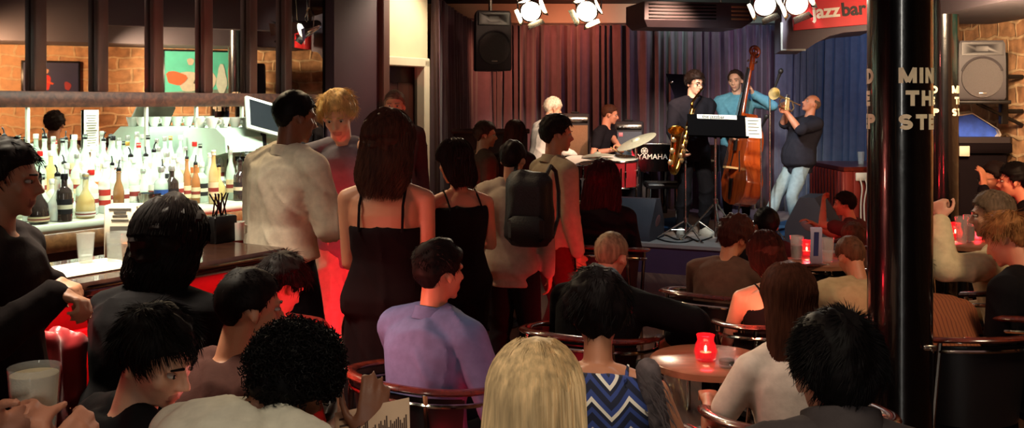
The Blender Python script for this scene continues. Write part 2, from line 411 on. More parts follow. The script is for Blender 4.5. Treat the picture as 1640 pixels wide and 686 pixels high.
HL = ([0, 40, 62, 80, 92, 105, 118, 140, 180], {'m': [.062, .058, .040, -.012, .006, .010, -.030, -.062, -.070], 'recede': [.092, .085, .05, .0, .006, .01, -.03, -.06, -.066],
      'fringe': [.012, .010, .004, -.02, -.03, -.03, -.05, -.07, -.076], 'bald': [.2, .2, .2, .02, .012, .012, -.02, -.055, -.062]})
def hair_geo(c, H, s, style, rs, thick=.012, length=.03, n=500, wid=1.0, line='m', lenlong=.3, curl=0, spread=1.0):
    g = G(); cc = np.array([0, -.014, .026]); er = np.array([.0765, .0965, .0905])
    def line_h(az): return np.interp(np.degrees(az), HL[0], HL[1][line])
    lump = [(nrm(rs.normal(size=3)), rs.uniform(8, 22), rs.uniform(0, 6)) for _ in range(8)]
    def surf(d, th):
        d = np.atleast_2d(d); p = d * er; az = np.arctan2(np.abs(d[:, 0]), d[:, 1]); h = p[:, 2] + cc[2] - line_h(az)
        if line == 'bald': h = np.where(p[:, 2] + cc[2] > .05, -1, h)
        k = np.clip((h + .008) / .016, 0, 1); k = k * k * (3 - 2 * k)
        b_ = sum(np.sin(d @ a * f + o) for a, f, o in lump) / 8
        top = 1 + .35 * np.clip(d[:, 2], 0, 1)
        rad = (1 - k) * .86 + k
        return cc + p * rad[:, None] + d * (k * th * top * (1 + .55 * b_))[:, None] * np.array([1, 1, 1]), k
    na, nm = 40, 30; rr = []
    for i in range(nm):
        t = -math.pi / 2 + math.pi * (i + .3) / (nm - .4); a = np.arange(na) * 2 * math.pi / na
        d = np.stack([math.cos(t) * np.sin(a), math.cos(t) * np.cos(a), np.full(na, math.sin(t))], 1)[::-1]
        rr.append(surf(d, thick)[0])
    def W(p): return c + (np.atleast_2d(p) * s) @ H.T
    g.rings([W(r) for r in rr])
    strands = []
    if style in ('short', 'curly'):
        cnt = 0; tries = 0
        while cnt < n and tries < n * 6:
            tries += 1; d = rs.normal(size=3); d[2] = abs(d[2]) * 1.0 - .25 if rs.rand() < .8 else d[2]; d = nrm(d)
            p, k = surf(d, thick * .8)
            if k[0] < .75: continue
            p = p[0]; cnt += 1
            tg = p - np.array([.01, -.07, .115]); tg = nrm(tg - d * np.dot(tg, d)); tg = nrm(tg + rs.normal(size=3) * .16 + .30 * np.array([math.sin(d @ a_ * 7 + o_) for a_, _f, o_ in lump[:3]])); L = length * rs.uniform(.6, 1.25)
            if style == 'short':
                pts = []; q = p.copy(); lift = rs.uniform(.02, .22); dr = nrm(tg + d * lift)
                for i in range(4): pts.append(q.copy()); q = q + dr * L / 3; dr = nrm(dr - d * lift * .45 + tg * .1)
                strands.append((pts, [.0010, .0010, .0007, .0002]))
            else:
                x, y, z = basis(d + rs.normal(size=3) * .5); pts = []; ph = rs.uniform(0, 6); rad = curl * rs.uniform(.6, 1.2)
                for i in range(8): pts.append(p + z * (L * i / 7 - .004) + rad * (math.cos(ph + i * 1.5) * x + math.sin(ph + i * 1.5) * y))
                strands.append((pts, [.0016] * 7 + [.0008]))
        for pts, r in strands: g.tube([W(p)[0] for p in pts], [q * s * wid for q in r], 3)
        return g
    # long hair: a falling mass behind and beside the face, covered with strands
    zs = np.array([.03, -.02, -.07, -.12, -.17, -.22, -.28, -.36, -.46]); keep = zs >= -lenlong - .001
    zs = np.append(zs[keep], -lenlong); tp = np.interp((zs - zs[-1]) / lenlong, [0, .12, .4], [.42, .80, 1.]); rx = np.interp(-zs, [-.03, .02, .07, .12, .22, .3, .46], [.088, .092, .094, .096, .100, .096, .085]) * spread
    ry = np.interp(-zs, [-.03, .02, .07, .12, .22, .46], [.100, .086, .070, .056, .044, .032]); yc = np.interp(-zs, [-.03, .02, .07, .12, .22, .46], [-.016, -.032, -.046, -.060, -.074, -.085])
    a = np.arange(32) * 2 * math.pi / 32; rings = []
    for i, z in enumerate(zs):
        f_ = tp[i]
        lm = 1 + .045 * np.sin(a * 5 + z * 20) + .03 * np.sin(a * 11 + 2 + z * 30)
        rings.append(W(np.stack([rx[i] * f_ * np.sin(a) * lm, yc[i] + ry[i] * f_ * np.cos(a) * lm, np.full(32, z)], 1))[::-1])
    g.rings(rings)
    for _ in range(n):
        az = rs.uniform(-1, 1) * math.radians(150); az = math.pi + az   # azimuth from the front; 180 = back
        side = abs(((az + math.pi) % (2 * math.pi)) - math.pi); pts = []
        top = rs.uniform(.25, 1.0); zt = lenlong * rs.uniform(.72, 1.16); jit = rs.normal() * .07; off = rs.uniform(.001, .007)
        for i in range(13):
            u = i / 12; 
            if u < .45:
                e0 = 74 + 12 * math.sin(jit * 90); el = math.radians(e0 - (e0 + 5) * (u / .45)); d = np.array([math.cos(el) * math.sin(az + jit * u), math.cos(el) * math.cos(az + jit * u), math.sin(el)])
                p = cc + d * er + d * (thick * (1 + .35 * max(d[2], 0)) + off)
                if u < .45 * (1 - top): continue
            else:
                z = .02 - (u - .45) / .55 * (zt + .02); q = az + jit * u
                tq = np.interp(-z, -zs, .35 + .65 * tp); x_, y_, c_ = np.interp(-z, -zs, rx) * tq, np.interp(-z, -zs, ry) * tq, np.interp(-z, -zs, yc)
                p = np.array([(x_ + off) * math.sin(q), c_ + (y_ + off) * math.cos(q), z])
                if side < math.radians(75) and math.cos(q) > 0: p[1] = min(p[1], c_ + .4 * y_)
            if curl: p = p + np.array([math.sin(u * 16 + jit * 60), math.cos(u * 16 + jit * 60), 0]) * curl * u
            pts.append(p)
        if len(pts) > 3: g.tube([W(p)[0] for p in pts], [.0014 * s * wid] * (len(pts) - 2) + [.001 * s, .0003 * s], 3)
    return g

def person(px, py, Y, label, face=0, pose='sit', s=None, base=0., sex='m', tone='pale', head=(0, 8, 0), lean=None, slean=0., pelvis=.47, build=1.0,
           top=('shirt', '#222222', 1.0), bottom='#15151a', hair=('short', '#1a1210', {}), R=None, L=None, feet=None, vox=.0085, seed=0, shoes=True, neck=1.,
           group=None, glasses=False, seat_legs=True, collar=False, hairdetail=1.0, mats=None, knees=.11, skirt=False):
    rs = np.random.RandomState(abs(seed + int(px * 7 + py))); mats = mats or {}
    fa = math.radians(face); fw = np.array([math.sin(fa), math.cos(fa), 0]); ri = np.array([math.cos(fa), -math.sin(fa), 0]); Rm = np.stack([ri, fw, UP], 1)
    tgt = P(px, py, Y); topz = tgt[2] - base
    hy, hp, hr = [math.radians(a) for a in head]
    Hl = rotz(-hy) @ rotx(-hp) @ roty(hr)
    def spine(s, ln, pz):
        pts = [np.array([0, 0, pz])]; Lr = .52 * s / 10
        for i in range(10):
            t = (i + .5) / 10; a = math.radians(ln) * (.65 + .7 * t); b_ = math.radians(slean) * (.5 + t)
            pts.append(pts[-1] + nrm([math.sin(b_), math.sin(a) * math.cos(b_), math.cos(a) * math.cos(b_)]) * Lr)
        a = math.radians(ln) * .75; b_ = math.radians(slean) * .6
        nb = pts[-1]; hc = nb + np.array([math.sin(b_), math.sin(a), math.cos(a)]) * .105 * neck * s + Hl @ np.array([0, .028, .075]) * s
        return pts, nb, hc
    def topof(s, ln, pz): return spine(s, ln, pz)[2][2] + .117 * s
    if pose == 'stand':
        ln = lean or 0.
        if s is None:
            s = 1.0
            for _ in range(30): s *= topz / topof(s, ln, .925 * s)
        pz = .925 * s
    else:
        s = s or (.98 if sex == 'm' else .93); pz = pelvis
        if lean is None:
            lo, hi = 0., 48.
            for _ in range(30):
                md = (lo + hi) / 2
                if topof(s, md, pz) > topz: lo = md
                else: hi = md
            ln = hi
        else: ln = lean
        d_ = topz - topof(s, ln, pz)
        pz = max(.435, pz + d_)
        d_ = topz - topof(s, ln, pz)
        if abs(d_) > .005:
            for _ in range(30): s *= 1 + (topz - topof(s, ln, pz)) * .8
    sp, nb, hc = spine(s, ln, pz)
    root = np.array([tgt[0], Y, base]) - Rm @ np.array([hc[0], hc[1], 0])
    def Wd(p): return root + Rm @ np.asarray(p, float)
    def loc(p): return Rm.T @ (np.asarray(p, float) - root)
    def spt(t):
        x = min(max(t, 0), 1) * 10; i = min(int(x), 9); p = sp[i] + (sp[i + 1] - sp[i]) * (x - i); d = nrm(sp[i + 1] - sp[i])
        if t < 0: p = sp[0] + (np.array([0, 0, 1]) * t * .52 * s); d = np.array([0, 0, 1.])
        return p, d
    fem = sex == 'f'
    T_ = [-.16, -.06, .06, .2, .38, .58, .76, .88, .96, 1.0]
    HWm = [.105, .160, .165, .150, .142, .160, .176, .165, .105, .066]; HDm = [.085, .118, .122, .112, .106, .118, .120, .104, .078, .064]
    HWf = [.105, .172, .178, .150, .124, .140, .152, .148, .090, .056]; HDf = [.085, .125, .128, .108, .094, .116, .118, .096, .068, .056]
    HW, HD = (HWf, HDf) if fem else (HWm, HDm)
    def torso(g, off, t0=-.16, t1=1.0, flare=0.0, n=28):
        ts = [t0] + [t for t in T_ if t0 < t < t1] + [t1]; rings = []; a = np.arange(n) * 2 * math.pi / n
        for t in ts:
            p, d = spt(t); x = np.array([1., 0, 0]); x = nrm(x - d * np.dot(x, d)); y = np.cross(d, x)
            hw = np.interp(t, T_, HW) * s * build + off + flare * max(0, .3 - t); hd = np.interp(t, T_, HD) * s * (.5 + .5 * build) * (1.06 if build > 1.05 else 1) + off + flare * max(0, .3 - t)
            ca, sa = np.cos(a), np.sin(a); e = .82
            belly = .02 * (build - 1) * 8 * math.exp(-((t - .25) / .25) ** 2) * s
            rings.append(root + ((p + np.outer(np.sign(ca) * np.abs(ca) ** e * hw, x) + np.outer(np.sign(sa) * np.abs(sa) ** e * hd, y) + belly * y * (sa > 0)[:, None]) @ Rm.T))
        g.rings(rings)
    # limbs
    J = {}
    for sd, sx in (('R', 1), ('L', -1)):
        p, d = spt(.88); sh = p + np.array([sx * (.168 if fem else .188) * s * build ** .7, 0, .0]); clav = spt(.97)[0] + np.array([sx * .06 * s, 0, 0])
        spec = R if sd == 'R' else L
        ua, fo = .285 * s, .255 * s
        if spec is None:
            spec = dict(t=(sx * .24 * s, .05 + sh[1] * .5, pz - .07 * s), n=(-sx, 0, 0), curl=.35) if pose == 'stand' else dict(t=(sx * .13, sh[1] * .3 + .36, pz + .11), n=(0, 0, -1), curl=.3)
        t = spec['t']
        if isinstance(t[0], str):
            t = P(*t[1:]) if t[0] == 'p' else np.array(t[1:]); t = loc(t)
        pole = np.array(spec.get('pole', (sx * .5, -.7, -.6)), float)
        el, wr = ik(sh, np.array(t, float), ua, fo, pole)
        J[sd] = (clav, sh, el, wr, spec)
    hipx = .088 * s
    legs = {}
    for sd, sx in (('R', 1), ('L', -1)):
        hip = np.array([sx * hipx, 0, pz - .02])
        if pose == 'stand':
            ft = (feet or {}).get(sd, (sx * .10, .0)); ank = np.array([ft[0] * s, ft[1] * s - .03, .085 * s]); kn, ank = ik(hip, ank, .43 * s, .425 * s, np.array([sx * .1, 1, .1]))
            ff = nrm([sx * .25, 1, 0])
        else:
            kn = np.array([sx * knees, .41 * s, pz + .02]); dz = kn[2] - .085 * s; ay = math.sqrt(max((.42 * s) ** 2 - dz ** 2, 0)); ank = np.array([sx * knees, .41 * s + min(ay, .25) * (1 if dz < .38 * s else 0), .085 * s]); ff = nrm([sx * .12, 1, 0])
        legs[sd] = (hip, kn, ank, ff)
    # ---- body
    g = G(); torso(g, 0.)
    g.cap(Wd(spt(.93)[0]), root + Rm @ (hc + Hl @ np.array([0, -.024, -.045]) * s), (.058 if not fem else .048) * s, (.053 if not fem else .045) * s, 16)
    Hw = Rm @ Hl; hcw = Wd(hc); head_geo(g, hcw, Hw, s)
    aw = (1.0 if not fem else .82) * (.6 + .4 * build)
    def arm(g, sd, off, upto=2.0):
        clav, sh, el, wr, spec = J[sd]
        g.cap(Wd(clav), Wd(sh), (.048 * s) * (1 if not fem else .85) + off, .056 * s * aw + off)
        if upto <= 0: return
        e1 = sh + (el - sh) * min(1, upto); g.cap(Wd(sh), Wd(e1), .055 * s * aw + off, (.055 - .014 * min(1, upto)) * s * aw + off * (1.15 if upto < 1 else 1))
        if upto > 1:
            e2 = el + (wr - el) * min(1, upto - 1); m_ = el + (wr - el) * min(.35, upto - 1)
            g.cap(Wd(el), Wd(m_), .041 * s * aw + off, .040 * s * aw + off); g.cap(Wd(m_), Wd(e2), .040 * s * aw + off, (.040 - .013 * min(1, upto - 1)) * s * aw + off)
    def leg(g, sd, off, upto=2.0):
        hip, kn, ank, ff = legs[sd]
        g.cap(Wd(hip), Wd(kn), .086 * s + off, .056 * s + off)
        if upto > 1:
            m_ = kn + (ank - kn) * .35; e2 = kn + (ank - kn) * min(1, upto - 1)
            g.cap(Wd(kn), Wd(m_), .054 * s + off, .055 * s + off); g.cap(Wd(m_), Wd(e2), .055 * s + off, .036 * s + off)
    for sd in 'RL':
        arm(g, sd, 0.); leg(g, sd, 0.)
        clav, sh, el, wr, spec = J[sd]; fd = nrm(wr - el); d = nrm(np.array(spec['d'])) if 'd' in spec else fd
        hand_geo(g, Wd(wr), Rm @ d, Rm @ nrm(spec.get('n', (0, 0, -1))), spec.get('curl', .3), s, sd, spec.get('thumb', .5))
        hip, kn, ank, ff = legs[sd]; g.cap(Wd(ank), Wd(ank + ff * .03 - np.array([0, 0, .04 * s])), .036 * s, .036 * s); g.cap(Wd(ank - np.array([0, 0, .045 * s])), Wd(ank + ff * .15 * s - np.array([0, 0, .055 * s])), .036 * s, .027 * s)
    co, fs, nr = solid(g, vox, 3)
    lp = ((co - hcw) @ Hw) / s                       # head-local coordinates
    for sx in (-1, 1):
        dd = np.linalg.norm((lp - np.array([sx * .031, .080, .004])) / np.array([1.25, 1.5, .8]), axis=1); lp[:, 1] -= np.where(lp[:, 1] > .03, .013 * np.exp(-(dd / .0125) ** 2), 0)
    hm = np.linalg.norm(lp, axis=1) < .16
    co[hm] = hcw + (lp[hm] * s) @ Hw.T
    r = thing('person', label, 'person', tuple(root), group)
    me_f = fs; body = obj('body', (co, fs), [skin_mat(tone), mat('lips_' + tone, LIPS[tone], .4, var=.05)], r)
    fc = np.array([lp[list(f)].mean(0) for f in fs]) if hm.any() else None
    lip = (np.abs(fc[:, 0]) < .024) & (fc[:, 1] > .078) & (fc[:, 2] < -.055) & (fc[:, 2] > -.079)
    body.data.polygons.foreach_set('material_index', lip.astype(np.int32))
    # ---- eyes and brows
    fwd = Hw[:, 1]
    if fwd[1] < .55:
        for sx in (-1, 1):
            e = G(); ec = hcw + Hw @ (np.array([sx * .031, .0745, .004]) * s); e.ell(ec, [.0122 * s, .0112 * s, .0070 * s], Hw, 14, 10); eo = obj('eye', e, mat('eye_white', '#b8aca2', .2, var=.02), r)
            e = G(); e.ell(hcw + Hw @ (np.array([sx * .031, .0835, .004]) * s), [.0056 * s, .0042 * s, .0062 * s], Hw, 10, 6); obj('iris', e, mat('iris', '#1c120c', .2, var=.02), eo)
            e = G(); e.cap(hcw + Hw @ (np.array([sx * .016, .0925, .026]) * s), hcw + Hw @ (np.array([sx * .047, .081, .027]) * s), .004 * s, .0025 * s, 8); obj('eyebrow', e, hair_mat(hair[1]), r)
    if glasses:
        e = G()
        for sx in (-1, 1):
            cx = hcw + Hw @ (np.array([sx * .033, .102, .002]) * s); a = np.linspace(0, 2 * math.pi, 18, endpoint=False)
            e.tube([cx + Hw @ (np.array([math.cos(t) * .024, -abs(math.cos(t)) * .002, math.sin(t) * .017]) * s) for t in a], .002 * s, 6, closed=True)
            e.tube([hcw + Hw @ (np.array(q) * s) for q in ((sx * .057, .098, .006), (sx * .078, .04, .008), (sx * .083, -.02, .004))], .002 * s, 6)
        e.tube([hcw + Hw @ (np.array(q) * s) for q in ((-.009, .104, .004), (0, .109, .006), (.009, .104, .004))], .002 * s, 6)
        obj('glasses', e, mat('glasses_frame', '#120d0d', .3, var=.02), r)
    # ---- clothes
    kind, tc, slv = top; tm = mats.get('top') or cloth(tc.lstrip('#'), tc)
    V2 = max(.011, vox); g = G(); o_ = .013
    if kind in ('shirt', 'tee', 'jacket', 'sweater'):
        o_ = (.016 if kind in ('shirt', 'tee') else .022) + mats.get('loose', 0)
        torso(g, o_, mats.get('hem_t', -.26 if pose == 'stand' else -.1), .99, flare=.02)
        for sd in 'RL': arm(g, sd, o_, slv)
        co, fs, nr = solid(g, V2, 4); co = wrinkle(co, nr, mats.get('wr', .0045), seed + 3); obj(kind if kind != 'tee' else 't_shirt', (co, fs), tm, r)
        if collar:
            g = G(); a = np.linspace(0, 2 * math.pi, 24, endpoint=False); pb, d = spt(.985); rw = np.array([(.090, -.012), (.080, .040 * mats.get('ch', 1)), (.070, .043 * mats.get('ch', 1)), (.074, .0)]) * s
            tilt = Rm @ rotx(-math.radians(ln * .8 + 14)); g.rings([Wd(pb) + np.stack([q[0] * np.cos(a), q[0] * np.sin(a) * 1.0, np.full(24, q[1])], 1) @ tilt.T for q in rw], caps=False, closed=True)
            obj('collar', g, tm, r)
    elif kind in ('tank', 'dress'):
        torso(g, .012, -.16, slv); 
        if kind == 'dress':
            n = 28; a = np.arange(n) * 2 * math.pi / n; ring = []
            zl = spec_len = mats.get('hem', .25)
            for z, rx_, ry_ in ((pz + .06 * s, .165, .125), (pz - .12 * s, .182, .14), (pz - .45, .19, .16), (zl, .22, .19)):
                k_ = 1 + .04 * np.sin(a * 7 + z * 3); ring.append(root + np.stack([rx_ * s * np.cos(a) * k_, ry_ * s * np.sin(a) * k_, np.full(n, z)], 1)[::-1] @ Rm.T)
            g.rings(ring)
        co, fs, nr = solid(g, V2, 3); co = wrinkle(co, nr, .005, seed + 3); do = obj('dress' if kind == 'dress' else 'top', (co, fs), tm, r)
        for sx in (-1, 1):
            pts = []
            for t, yy in ((slv - .03, 1.), (.85, .95), (.935, .55), (.965, 0), (.935, -.6), (.85, -1), (slv - .03, -1.03)):
                p, d = spt(t); y = np.cross(d, np.array([1., 0, 0])); hd = np.interp(t, T_, HD) * s + .008
                if abs(yy) < .9: hd = np.interp(.94, T_, HD) * s + .012
                pts.append(Wd(p + np.array([sx * .095 * s, 0, .022 * s if abs(yy) < .2 else 0]) - y * hd * yy * -1 + (d * .012 if abs(yy) < .7 else 0)))
            g = G(); g.tube(pts, .006 * s, 6); obj('strap', g, tm, do)
    if skirt or kind == 'dress': pass
    if bottom and kind != 'dress':
        bm_ = mats.get('bottom') or cloth('b' + bottom.lstrip('#'), bottom)
        g = G(); torso(g, .010, -.16, .12)
        for sd in 'RL': leg(g, sd, .014, 1.97)
        co, fs, nr = solid(g, max(.012, vox), 3); co = wrinkle(co, nr, .006, seed + 9); obj('trousers', (co, fs), bm_, r)
    if shoes:
        for sd in 'RL':
            hip, kn, ank, ff = legs[sd]; g = G(); b0 = ank.copy(); b0[2] = 0
            for fwd_, hw, zt in ((0, 0, 0),): pass
            rings = []; a = np.arange(16) * 2 * math.pi / 16; sdv = np.cross(ff, UP)
            for z, k in ((0.0, .96), (.02, 1.0), (.045, .95), (.075, .72), (.10, .5)):
                le = (.145 if z < .05 else .145 - (z - .045) * 1.6); c_ = b0 + ff * ((le - .075) if z < .05 else (.07 - (z - .045) * 1.2)) * s
                rings.append(np.array([Wd(c_ + ff * math.cos(t) * le * s * (1 if z < .07 else .8) + sdv * math.sin(t) * .052 * k * s + UP * z * s) for t in a]))
            g.rings(rings); obj('shoe', g, mats.get('shoe') or mat('shoe_leather', '#18110f', .35, var=.2), r)
    # ---- hair
    st, hc_, kw = hair; kw = dict(kw)
    if st:
        kw['n'] = int(kw.get('n', 450) * hairdetail * (1.7 if st != 'long' else 1.0))
        hg = hair_geo(hcw, Hw, s, st, rs, **kw); obj('hair', hg, mats.get('hair') or hair_mat(hc_), r)
    r['_'] = 1; del r['_']
    return dict(o=r, root=root, Rm=Rm, J={k: (Wd(v[2]), Wd(v[3])) for k, v in J.items()}, pz=pz, s=s, lean=ln, hc=hcw, face=face, Hw=Hw)

# ================================================================== the room
CEIL = 3.1
def quad_wall(name, p0, p1, z0, z1, th, m, uv=False):
    """a wall slab from p0 to p1 (plan points), th thick to the right-hand side of the run"""
    p0 = np.array([*p0, 0.]); p1 = np.array([*p1, 0.]); d = nrm(p1 - p0); n = np.array([d[1], -d[0], 0])
    c = [p0, p1, p1 + n * th, p0 + n * th]
    g = G(); g.rings([np.array([q + UP * z0 for q in c]), np.array([q + UP * z1 for q in c])])
    o = struct(name, g, m)
    if uv:
        me = o.data; ul = me.uv_layers.new(name='uv'); L0 = np.array(o.location)
        for lp in me.loops:
            w_ = np.array(me.vertices[lp.vertex_index].co) + L0; ul.data[lp.index].uv = (float(np.dot(w_, d)), float(w_[2]))
    return o
M_floor = wood('floor_boards', '#4e3024', '#754e3c', .38, 3, (8, .7, 1))
M_dark = mat('dark_plaster', '#231a1c', .8, var=.2, scale=3)
M_cream = mat('cream_plaster', '#cdbd9c', .8, var=.05, scale=4, bump=.05)
M_plum = mat('plum_panel', '#4a3038', .5, var=.08, scale=3)
M_beam = wood('dark_oak', '#3a1c15', '#5e3426', .6, 5, (1, 1, .25), 0.)
M_beamh = wood('dark_oak_rail', '#3a1c15', '#5e3426', .6, 5, (.3, 6, 6), 0.)
M_brick = stone('rubble_stone')
g = G(); g.box((-1.5, 5.5, -.05), (15, 19, .1)); struct('floor', g, M_floor)
g = G(); g.box((-1.5, 5.5, CEIL + .05), (15, 19, .1)); struct('ceiling', g, mat('ceiling_paint', '#2a2326', .8, var=.1))
def BP(u, w_): p = B(u, w_); return (p[0], p[1])
WW = 5.72
quad_wall('wall_left', BP(6.78, WW), BP(-4.5, WW), 0, CEIL, .15, M_dark)
# cream wall with the doorway beyond the bar
quad_wall('wall_side', BP(7.60, WW), BP(7.53, WW), 0, CEIL, .15, M_cream)
quad_wall('wall_side', BP(7.53, WW), BP(6.82, WW), 2.09, CEIL, .15, M_cream)
quad_wall('wall_side', BP(6.82, WW), BP(6.78, WW), 0, CEIL, .15, M_cream)
M_white = mat('white_gloss_paint', '#d8cbb0', .4, var=.04)
g = G(); Rb = rotz(BAR_ROT)
for u, su, z0, z1 in ((6.855, .085, 0, 2.14), (7.495, .085, 0, 2.14)): g.box(B(u, WW - .03, (z0 + z1) / 2), (su, .10, z1 - z0), Rb, .008)
g.box(B(7.175, WW - .03, 2.115), (.72, .10, .085), Rb, .008); struct('trim_door', g, M_white)
g = G(); g.box(B(7.175, WW + .09, 1.04), (.62, .04, 2.08), Rb)
for z, h in ((.55, .75), (1.5, .85)):
    for s_ in (-.15, .15): g.box(B(7.175 + s_, WW + .068, z), (.20, .012, h), Rb, .005)
struct('door_1', g, wood('door_wood', '#2a110c', '#3d1a12', .4, 4, (6, 6, .5)))
quad_wall('wall_back', (-1.4, 13.45), (4.65, 13.45), 0, CEIL, -.15, M_cream)
quad_wall('wall_corner', BP(7.60, WW), (-1.3, 13.5), 0, CEIL, -.12, M_cream)
quad_wall('wall_right', (4.45, -3.5), (4.45, 13.5), 0, CEIL, .2, M_brick, True)
quad_wall('wall_front', (-8.5, -3.5), (4.6, -3.5), 0, CEIL, .15, M_dark)
# lowered dark soffits over the right side
M_soffit = mat('grey_soffit', '#4a4247', .7, var=.1, scale=2)
g = G(); g.box((3.98, 6.2, 2.78), (.92, 5.6, .64)); struct('ceiling_soffit', g, M_soffit)
g = G(); g.box((3.40, 7.5, 2.88), (.22, 2.2, .44)); struct('ceiling_duct', g, M_soffit)
# plum panel and dark posts at the far end of the bar
g = G(); g.box(B(6.40, 5.61, CEIL / 2), (.60, .10, CEIL), Rb); struct('wall_panel', g, M_plum)
g = G(); g.box(B(6.73, 5.60, CEIL / 2), (.10, .17, CEIL), Rb, .01); struct('trim_post', g, M_beam)

# ------------------------------------------------------------------ stage
SZ = .30
stage_poly = [(.05, 13.3), (.05, 10.52), (1.22, 10.0), (1.9, 9.70), (3.05, 9.22), (3.7, 9.1), (4.4, 9.5), (4.4, 13.3)]
g = G(); g.prism([(x, y) for x, y in stage_poly], SZ - .035, (0, 0, 0)); o = tag(obj('stage', g, mat('stage_fascia', '#3a2440', .7, var=.15, scale=3), None, True, False), 'low purple fronted corner stage with pale worn top edge carrying the band', 'stage')
stage_o = o
cx = np.mean([p[0] for p in stage_poly]); cy = np.mean([p[1] for p in stage_poly])
g = G(); g.prism([(cx + (x - cx) * 1.008, cy + (y - cy) * 1.008) for x, y in stage_poly], .035, (0, 0, SZ - .035)); obj('deck', g, mat('stage_deck', '#8d7f78', .6, var=.18, scale=2.2, bump=.1), stage_o, True, False)
# ------------------------------------------------------------------ curtains
def curtain(name, label, pts, z0, z1, m, amp=.055, pitch=.155, seed=1):
    rs = np.random.RandomState(seed); pts = [np.array(p, float) for p in pts]; seg = [np.linalg.norm(pts[i + 1] - pts[i]) for i in range(len(pts) - 1)]; L = sum(seg); n = int(L / .012)
    cs = np.concatenate([[0], np.cumsum(seg)]); S = np.linspace(0, L, n); X = np.interp(S, cs, [p[0] for p in pts]); Y = np.interp(S, cs, [p[1] for p in pts])
    dx, dy = np.gradient(X), np.gradient(Y); nl = np.hypot(dx, dy); nx, ny = dy / nl, -dx / nl
    ph = np.cumsum(1 + .55 * np.interp(S, np.linspace(0, L, 40), rs.normal(size=40))) * .012 / pitch * 2 * math.pi
    am = np.interp(S, np.linspace(0, L, 60), rs.uniform(.45, 1.2, 60)); ph2 = np.interp(S, np.linspace(0, L, 30), rs.normal(size=30))
    zs = np.linspace(z1, z0, 14); rows = []
    for z in zs:
        t = (z1 - z) / (z1 - z0); a = amp * (.75 + .45 * t) * am; w_ = np.sin(ph + ph2 * t * .9) + .35 * np.sin(ph * 2.1 + t + ph2)
        rows.append(np.stack([X + nx * a * w_, Y + ny * a * w_, np.full(n, z)], 1))
    v = np.vstack(rows); f = [(r * n + i, r * n + i + 1, (r + 1) * n + i + 1, (r + 1) * n + i) for r in range(13) for i in range(n - 1)]
    r = thing(name, label, 'curtain', (X.mean(), Y.mean(), z0)); c = obj('cloth', (v, f), m, r)
    md = c.modifiers.new('thick', 'SOLIDIFY'); md.thickness = .006
    gr = G(); gr.tube([np.array([X[i], Y[i], z1 + .015]) for i in list(range(0, n, 12)) + [n - 1]], .014, 8); obj('rail', gr, mat('curtain_rail', '#8d8078', .35, .8, var=.1), r)
    return r
M_curt = mat('curtain_velvet', '#5c424c', .8, var=.12, scale=12, sheen=.3)
curtain('stage_curtain', 'dark draped curtain hanging beside the white door frame', [(-.76, 9.46), (-.70, 10.9), (-.56, 12.3), (-.28, 12.85)], .02, 2.78, M_curt, .07, .24, 3)
curtain('stage_curtain', 'long pleated curtain across the back of the stage behind the band', [(-.42, 12.98), (.1, 13.12), (3.55, 13.12)], SZ, 2.78, M_curt, .08, .125, 5)
curtain('stage_curtain', 'blue lit pleated curtain at the right side of the stage behind the trumpeter', [(3.52, 12.95), (3.98, 12.5), (4.22, 11.9), (4.30, 10.9)], SZ, 2.72, mat('curtain_velvet_slate', '#565a6a', .75, var=.12, scale=12, sheen=.3), .08, .17, 8)

# ------------------------------------------------------------------ iron columns with lettering
M_black = mat('black_gloss_paint', '#070506', .22, var=.3, scale=30, bump=.12, bscale=14, coat=.6)
M_letter = mat('cream_letters', '#e6d8b8', .6, var=.08, scale=40)
def letter_strokes(ch, h, t):
    """thick strokes (centre lines) of one block capital and its width"""
    k = t / 2; T = h - k; m = h / 2
    def arc(cx, cy, rx, ry, a0, a1, n=10): return [(cx + rx * math.cos(math.radians(a)), cy + ry * math.sin(math.radians(a))) for a in np.linspace(a0, a1, n)]
    if ch == 'M': w_ = .070; return [[(k, 0), (k, h)], [(w_ - k, 0), (w_ - k, h)], [(k, h - .002), (w_ / 2, .004)], [(w_ - k, h - .002), (w_ / 2, .004)]], w_
    if ch == 'I': return [[(k, 0), (k, h)]], t
    if ch == 'N': w_ = .058; return [[(k, 0), (k, h)], [(w_ - k, 0), (w_ - k, h)], [(k, h - .004), (w_ - k, .004)]], w_
    if ch == 'D': w_ = .056; return [[(k, 0), (k, h)], [(k, T)] + arc(w_ - k - .024, m, .024, m - k, 90, -90) + [(k, k)]], w_
    if ch == 'T': w_ = .054; return [[(0, T), (w_, T)], [(w_ / 2, 0), (w_ / 2, h)]], w_
    if ch == 'H': w_ = .058; return [[(k, 0), (k, h)], [(w_ - k, 0), (w_ - k, h)], [(k, m), (w_ - k, m)]], w_
    if ch == 'E': w_ = .050; return [[(k, 0), (k, h)], [(k, T), (w_, T)], [(k, m), (w_ * .92, m)], [(k, k), (w_, k)]], w_
    if ch == 'P': w_ = .053; return [[(k, 0), (k, h)], [(k, T)] + arc(w_ - k - .016, h * .70, .016, h * .30 - k, 90, -90) + [(k, h * .40 + k)]], w_
    w_ = .054; q = (h - t) / 4; return [arc(w_ / 2, h - k - q, w_ / 2 - k, q, 25, 270, 14)[:] + arc(w_ / 2, k + q, w_ / 2 - k, q, 90, -155, 14)], w_
